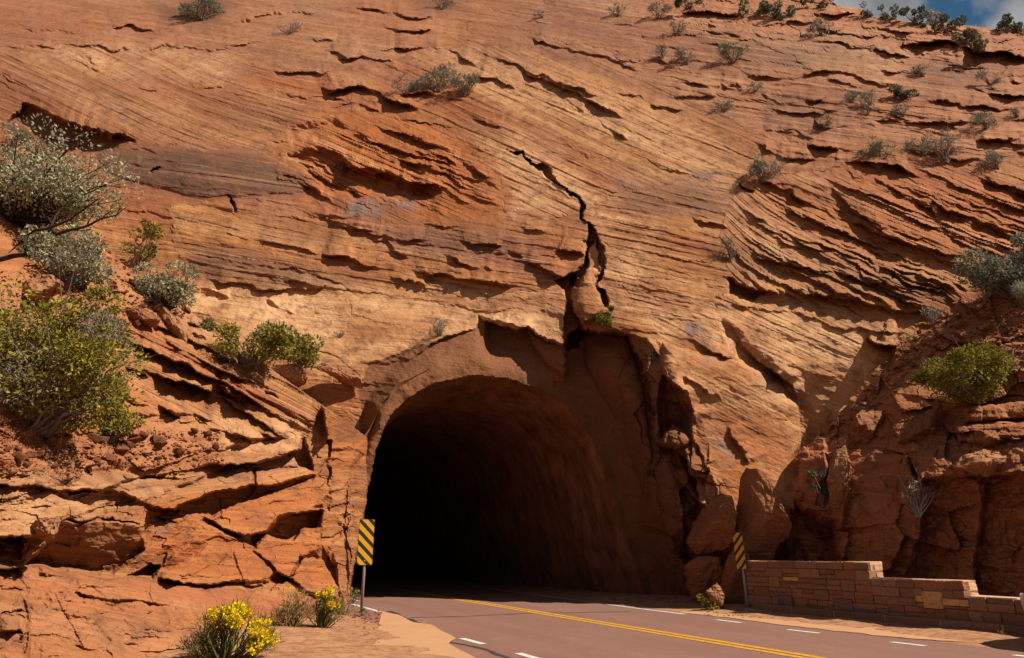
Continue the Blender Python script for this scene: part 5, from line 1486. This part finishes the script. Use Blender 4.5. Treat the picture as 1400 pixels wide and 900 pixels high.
for a in [
    (275, 28, 90, 46, SG, DT, 'wide dark grey shrub at the top edge above the left cliff', 'fan', 1.0, 7), (395, 46, 32, 26, GT, DT, 'sparse grey twiggy shrub on the rim left of centre', 'fan', .35, 7),
    (552, 127, 40, 30, SG, DT, 'left clump of the three sage shrubs on the ledge above the alcove', 'fan', 1, 7), (598, 126, 62, 44, SG, DT, 'tallest middle clump of the three sage shrubs on the ledge', 'fan', 1.1, 7),
    (634, 132, 46, 40, SG, DT, 'right clump of the three sage shrubs on the ledge', 'fan', 1.1, 7), (603, 14, 44, 22, DT, DT, 'dark brown twiggy shrub cut by the top edge', 'fan', .6, 7),
    (743, 24, 20, 14, GT, DT, 'tiny bare grey shrub near the top above the long crack', 'fan', .4, 6), (847, 22, 30, 14, SG, DT, 'low flat grey shrub under the red top ledges', 'fan', .9, 6),
    (900, 26, 28, 28, SG, DT, 'upright grey shrub beside the red top ledges', 'fan', 1, 6), (924, 48, 26, 20, SG, DT, 'small sage shrub below the upright grey one', 'fan', 1, 6),
    (906, 80, 22, 28, GT, DT, 'thin leaning grey shrub above the rounded sage bush', 'fan', .5, 6), (939, 88, 42, 26, SG, DT, 'rounded sage bush right of the thin leaning shrub', 'fan', 1.1, 6),
    (1002, 86, 44, 34, DK, DT, 'dark spreading shrub alone on the bare slope', 'fan', .8, 6), (1036, 22, 44, 26, DK, DT, 'left half of the dark green pair under the top edge', 'round', 1, 6),
    (1068, 26, 40, 28, DK, DT, 'right half of the dark green pair under the top edge', 'round', 1, 6), (945, 14, 44, 18, DK, DT, 'dark low shrub touching the top edge of the picture', 'round', .9, 6),
    (1124, 48, 34, 26, SG, DT, 'grey-green shrub below the overhanging top slab', 'fan', 1, 6), (1122, 10, 54, 16, DK, DT, 'shrub strip on the skyline left of the open sky', 'round', .9, 6),
    (1262, 104, 26, 18, SG, DT, 'small grey shrub below the large dark hollow', 'fan', 1, 6), (1352, 117, 40, 22, GT, DT, 'dead grey brush lying on the right ledge', 'fan', .7, 6),
    (1243, 136, 46, 22, DK, DT, 'flat dark green shrub at mid height on the right slope', 'round', 1, 6), (1164, 140, 28, 18, SG, DT, 'left low shrub of the row on the middle right ledge', 'fan', .9, 6),
    (1190, 144, 30, 18, SG, DT, 'greyer low shrub between two others on the middle right ledge', 'fan', .9, 6), (1234, 158, 32, 20, SG, DT, 'small shrub just under the flat dark green one', 'fan', .9, 6),
    (1186, 156, 18, 14, GT, DT, 'tiny dry shrub under the row on the middle right ledge', 'fan', .6, 6), (1033, 125, 20, 12, SG, DT, 'tiny round shrub beside the curved crack', 'fan', 1, 5), (992, 152, 24, 24, SG, DT, 'small dark shrub over a broken ledge right of centre', 'fan', .8, 6),
    (1348, 176, 46, 28, SG, DT, 'wide grey-green shrub near the right edge', 'fan', 1, 6), (1127, 172, 26, 20, DT, DT, 'brown dead brush on a round block', 'fan', .6, 6), (1390, 160, 20, 14, SG, DT, 'little shrub at the very right edge', 'fan', .8, 6),
    (1200, 230, 46, 46, DK, DT, 'dark spiky shrub above the ribbed rock', 'fan', .9, 7), (1262, 212, 40, 36, SG, DT, 'pale loose shrub left of the grey bare bush', 'fan', .7, 7), (1292, 222, 56, 48, GT, DT, 'bare grey branching bush above the ribbed rock', 'fan', .7, 7),
    (1363, 231, 36, 32, SG, DT, 'compact shrub on the rim of the ribbed rock at right', 'fan', 1, 6), (1044, 248, 50, 42, SG, DT, 'silvery shrub where the ribbed rock begins', 'fan', 1.1, 7),
    (998, 356, 26, 40, DT, DT, 'dark dead shrub clinging to the smooth wall right of the fissure', 'fan', .4, 7), (824, 455, 34, 34, OL, DT, 'dense round green shrub at the lower end of the fissure', 'round', 1.6, 5),
    (600, 460, 34, 26, GT, DT, 'bare grey tuft on the lip of the portal', 'fan', .5, 6), (465, 460, 13, 11, GT, DT, 'tiny dry tuft on pale rock left of the portal', 'fan', .6, 5), (14, 207, 44, 44, SG, DT, 'grey shrub beside the dark hollow at the left edge', 'fan', 1, 7),
    (896, 494, 16, 18, DK, DT, 'small plant in the notch right of the portal', 'round', .8, 5),
]:
    cx, by, w, h, m_, tw, lab, sty, de, lp = a
    px_shrub(on_cliff, cx, by, w, h, m_, tw, lab, sty, de, lp, push=.45 if cx == 824 else 0)
# plants on the skyline
for a in [(1187, 24, 22, 26, DK, 'thin see-through shrub, first on the skyline right of the top slab', .5), (1218, 28, 28, 26, DK, 'small bushy tree on the skyline, second from the top slab', .7), (1250, 32, 32, 30, DK, 'fuller bushy tree on the skyline above the green mat', .9),
          (1276, 34, 26, 24, GG, 'pale wispy shrub on the skyline against the blue gap', .5), (1290, 46, 66, 26, DK, 'long green mat of brush, upper part, over the dark hollow', 1.2), (1322, 58, 50, 24, DK, 'long green mat of brush, middle part, over the dark hollow', 1.2),
          (1340, 68, 32, 22, DK, 'drooping lower end of the green mat over the hollow', 1.1), (1376, 44, 40, 28, DK, 'round dark tree on the skyline below the right cloud', 1.0), (1402, 46, 22, 20, DK, 'half-seen dark bush at the right end of the skyline', 1.0)]:
    px_shrub(on_cliff, a[0], a[1], a[2], a[3], a[4], M_DRYTWIG, a[5], 'round', a[6], 5, 'shrub', 'plants along the skyline')
# left bank
LG = 'bushes on the left bank'
px_shrub(on_left, 62, 322, 215, 104, GG, M_BARK, 'large pale grey-green bush at the left edge behind the dead branch', 'round', 1.2, 8, 'bush', LG, 60, 0, None, 'bush', .6)
px_shrub(on_left, 98, 390, 130, 78, GG, M_BARKGREY, 'lower grey-green bush beneath the dead branch', 'round', 1.5, 8, 'bush', LG, 26, 0, (GT, 1800, .05, 'dead_twigs', 'inner'), 'bush', .2)
px_shrub(on_left, 190, 362, 56, 62, OL, M_DRYTWIG, 'thin olive shrub right of the grey-green bush', 'round', .6, 7, 'shrub', LG, 12, 0, None, 'shrub', .1)
px_shrub(on_left, 234, 424, 92, 64, GG, M_BARK, 'grey-green shrub with dark stems on the bank edge', 'round', 1.3, 7, 'shrub', LG, 20, 0, None, 'shrub', .2)
px_shrub(on_left, 72, 594, 246, 192, OL, M_BARKGREY, 'big yellow-green bush filling the left edge', 'round', 1.9, 10, 'bush', LG, 60, 0, (GT, 6000, .05, 'grey_twigs', 'inner'), 'bush', .3)
px_shrub(on_left, 165, 604, 70, 70, OL, M_BARKGREY, 'trailing right skirt of the big yellow-green bush', 'round', 1.3, 9, 'bush', LG, 16, 0, None, 'bush', .25)
px_shrub(on_left, 350, 505, 136, 68, OL, M_BARKGREY, 'long yellow-green shrub on the bank above the tunnel corner', 'round', 1.5, 8, 'shrub', LG, 26, 0, (GT, 900, .045, 'grey_twigs', 'inner'), 'shrub', .35)
px_shrub(on_left, 415, 506, 56, 42, OL, M_BARKGREY, 'small yellow-green shrub at the right end of the long one', 'round', 1.4, 7, 'shrub', LG, 12, 0, None, 'shrub', .35)
# right bank
RG = 'bushes on the right slope'
px_shrub(on_right, 1382, 408, 98, 88, BG, M_BARKGREY, 'blue-green bush at the right edge on the slope crest', 'round', 1.6, 8, 'bush', RG, 26, 0, None, 'bush', .1)
px_shrub(on_right, 1396, 428, 40, 44, GG, M_BARKGREY, 'pale brush under the blue-green bush at the right edge', 'fan', 1.4, 7, 'shrub', RG, 12, 0, None, 'shrub', .2)
px_shrub(on_right, 1326, 548, 142, 78, OL, M_BARKGREY, 'yellow-green bush on top of the shaded right bank', 'round', 1.7, 8, 'bush', RG, 30, 0, None, 'bush', .15)
px_shrub(on_right, 1240, 705, 50, 60, GT, M_GREYTWIG, 'bare white twigs hanging on the shaded right bank', 'fan', .12, 10, 'dead_shrub', None, 9, 0, None, 'shrub', .35)
px_shrub(on_right, 1268, 445, 40, 26, GT, M_GREYTWIG, 'grey dead brush caught in the cleft beside the right slope', 'fan', .5, 8, 'dead_shrub', None, 9, 0, None, 'shrub', .2)
px_shrub(on_right, 1118, 690, 26, 50, DK, M_DRYTWIG, 'dim plant in the shaded gully above the rubble', 'round', .6, 6, 'plant', None, 7, 0, None, 'plant', .2)
# roadside
FG = 'yellow flowering bushes by the road'
px_shrub(on_ground, 304, 918, 118, 92, M_STEMGREEN, M_STEMGREEN, 'front flowering bush with dense yellow heads at the bottom edge', 'fan', .8, 9, 'flower_bush', FG, 40, .25, (M_YELLOW, 3200, .030, 'flowers', 'right'), 'flower bush', 0)
px_shrub(on_ground, 440, 862, 58, 56, M_STEMGREEN, M_STEMGREEN, 'smaller flowering bush at the foot of the rock near the sign', 'fan', .9, 8, 'flower_bush', FG, 18, .1, (M_YELLOW, 1500, .034, 'flowers', 'right'), 'flower bush', 0)
px_shrub(on_ground, 398, 864, 62, 56, M_DRYGRASS, M_DRYGRASS, 'dry tan brush left of the smaller flowering bush', 'fan', 1.2, 9, 'dry_brush', None, 16, 0, None, 'brush', 0)
px_shrub(on_ground, 470, 842, 34, 34, M_DRYGRASS, M_DRYGRASS, 'dry grass tuft between flowers and sign post', 'fan', .6, 8, 'grass_tuft', None, 8, 0, None, 'grass', 0)
px_shrub(on_ground, 482, 826, 26, 26, M_STEMGREEN, M_STEMGREEN, 'small cream-flowered plant in the corner of the tunnel mouth', 'fan', .4, 6, 'plant', None, 7, 0, (M_WHITEFL, 50, .035, 'flowers', 'top'), 'plant', 0)
px_shrub(on_ground, 497, 842, 12, 14, M_STEMGREEN, M_STEMGREEN, 'tiny yellow weed at the foot of the left sign post', 'fan', .5, 6, 'plant', None, 4, 0, (M_YELLOW, 14, .03, 'flowers', 'top'), 'plant', .1)
px_shrub(on_ground, 967, 836, 30, 22, OL, M_STEMGREEN, 'low green weed at the road edge by the wall end', 'round', 1.2, 6, 'plant', None, 8, 0, None, 'plant', 0)
px_shrub(on_ground, 262, 905, 40, 50, M_DRYTWIG, M_DRYTWIG, 'dark dry stalks left of the front flowering bush', 'fan', .35, 8, 'dry_brush', None, 9, 0, None, 'brush', 0)
px_shrub(on_ground, 1360, 872, 16, 12, M_DRYGRASS, M_DRYGRASS, 'little yellow weed on the kerb near the right edge', 'fan', .6, 5, 'plant', None, 4, 0, None, 'plant', .1)
# dead branch in front of the pale bush
def dead_branch():
    p0, tt = on_left(10, 345)
    tt -= 1.6
    root = empty('dead_branch', V(at(0, 362, tt))); tag(root, 'gnarled dark dead branch reaching right from the left-edge bush', 'branch')
    o0 = at(0, 362, tt)
    br = [([(-60, 372), (0, 354), (40, 347), (30, 330), (42, 316), (70, 312), (100, 298), (135, 272)], 7.5, 1.2), ([(70, 312), (76, 322), (96, 314), (118, 310), (140, 298), (158, 296), (172, 284)], 4.5, .8), ([(70, 312), (74, 298), (80, 290), (88, 286), (86, 268)], 3, .6),
          ([(118, 310), (124, 298), (130, 290), (128, 276)], 2, .5), ([(140, 298), (150, 290), (152, 280)], 1.6, .5), ([(30, 330), (20, 338), (12, 346)], 3, .8), ([(158, 296), (164, 286), (164, 278)], 1.2, .4), ([(96, 314), (110, 316), (124, 314)], 1.6, .5)]
    r = np.random.default_rng(5)
    for P_, r0, r1 in br:
        q = resample(np.array(P_, float), 16); q += r.normal(0, .5, q.shape)
        d = tt + np.cumsum(r.normal(0, .03, len(q)))
        W = at(q[:, 0], q[:, 1], d) - o0
        v, f = tube_arrays(W, np.linspace(r0, r1, len(q)) * tt / F / 1.6, 7)
        link('limb', raw_mesh('limb', v, f, M_BARK, None, True), root)
dead_branch()

# ------------------------------------------------------------------ car, only the tip of its bonnet in view
M_CAR = flat_mat('silver_car_paint', (0.50, 0.50, 0.50), 0.3, 0.5, .04); M_GLASS = flat_mat('dark_car_glass', (0.02, 0.022, 0.025), 0.08, 0.6, .1)
M_TYRE = flat_mat('tyre_rubber', (0.02, 0.02, 0.02), 0.9, 0.2, .2); M_RIM = flat_mat('alloy_rim', (0.45, 0.45, 0.46), 0.35, 0.6, .1); M_LAMP = flat_mat('lamp_lens', (0.6, 0.6, 0.62), 0.15, 0.6, .05)
M_RED = flat_mat('tail_lamp', (0.35, 0.01, 0.01), 0.3, 0.5, .1)
def car():
    tip = at(1397, 822, 9.05)
    yaw = math.atan2(AX[1], AX[0])
    # local: x forward, y left; front left corner sits at the tip
    fx, ly_ = 2.12, .62
    ca, sa = math.cos(yaw), math.sin(yaw)
    base = Vector((tip[0] - (fx * ca - ly_ * sa), tip[1] - (fx * sa + ly_ * ca), 0))
    root = empty('car', base, yaw); tag(root, 'silver car mostly out of frame at the right edge, heading for the tunnel', 'car')
    stn = [(-2.15, .42, .80, .70), (-2.05, .30, .93, .80), (-1.4, .22, .98, .87), (-.5, .20, .96, .89), (.6, .20, .93, .89), (1.0, .20, .90, .88), (1.7, .22, .80, .84), (2.05, .30, .70, .72), (2.16, .42, .62, .58)]
    def loft(rows, name, mat, bev=.12):
        rings_ = []
        for x, z0_, z1_, hw in rows:
            b_ = min(bev, (z1_ - z0_) * .4)
            rings_.append([(x, -hw + .03, z0_), (x, -hw, z0_ + b_), (x, -hw, z1_ - b_), (x, -hw + b_, z1_), (x, 0, z1_ + .015), (x, hw - b_, z1_), (x, hw, z1_ - b_), (x, hw, z0_ + b_), (x, hw - .03, z0_), (x, 0, z0_)])
        A = np.array(rings_); n, m_ = A.shape[:2]
        bm = bmesh.new(); vs = [[bm.verts.new(p) for p in r] for r in rings_]
        for i in range(n - 1):
            for j in range(m_): bm.faces.new([vs[i][j], vs[i + 1][j], vs[i + 1][(j + 1) % m_], vs[i][(j + 1) % m_]])
        bm.faces.new(vs[0]); bm.faces.new(vs[-1][::-1])
        bmesh.ops.recalc_face_normals(bm, faces=bm.faces)
        return bm_obj(name, bm, mat, root, None, True)
    loft(stn, 'body', M_CAR)
    loft([(-1.75, .93, 1.0, .74), (-1.2, .93, 1.40, .64), (-.2, .92, 1.46, .63), (.35, .91, 1.38, .64), (1.05, .88, .94, .76)], 'cabin_glass', M_GLASS, .1)
    loft([(-1.25, 1.40, 1.435, .60), (-.2, 1.46, 1.495, .59), (.32, 1.38, 1.42, .60)], 'roof', M_CAR, .02)
    for x in (-1.3, 1.32):
        for sgn in (-1, 1):
            bm = bmesh.new(); bmesh.ops.create_cone(bm, cap_ends=True, segments=24, radius1=.32, radius2=.32, depth=.2)
            bmesh.ops.rotate(bm, verts=bm.verts, matrix=Matrix.Rotation(math.pi / 2, 3, 'X'), cent=(0, 0, 0))
            wo = bm_obj('wheel', bm, M_TYRE, root, (x, sgn * .80, .32), True)
            bm = bmesh.new(); bmesh.ops.create_cone(bm, cap_ends=True, segments=18, radius1=.21, radius2=.17, depth=.03)
            bmesh.ops.rotate(bm, verts=bm.verts, matrix=Matrix.Rotation(-sgn * math.pi / 2, 3, 'X'), cent=(0, 0, 0))
            bm_obj('rim', bm, M_RIM, wo, (0, sgn * .11, 0))
    for sgn in (-1, 1):
        bm = bmesh.new(); add_box(bm, (2.06, sgn * .52, .60), (.14, .26, .10), None, .02); bm_obj('headlight', bm, M_LAMP, root)
        bm = bmesh.new(); add_box(bm, (-2.10, sgn * .58, .78), (.08, .24, .12), None, .02); bm_obj('tail_light', bm, M_RED, root)
        bm = bmesh.new(); add_box(bm, (.75, sgn * .93, .98), (.12, .20, .13), None, .03); bm_obj('side_mirror', bm, M_CAR, root)
car()
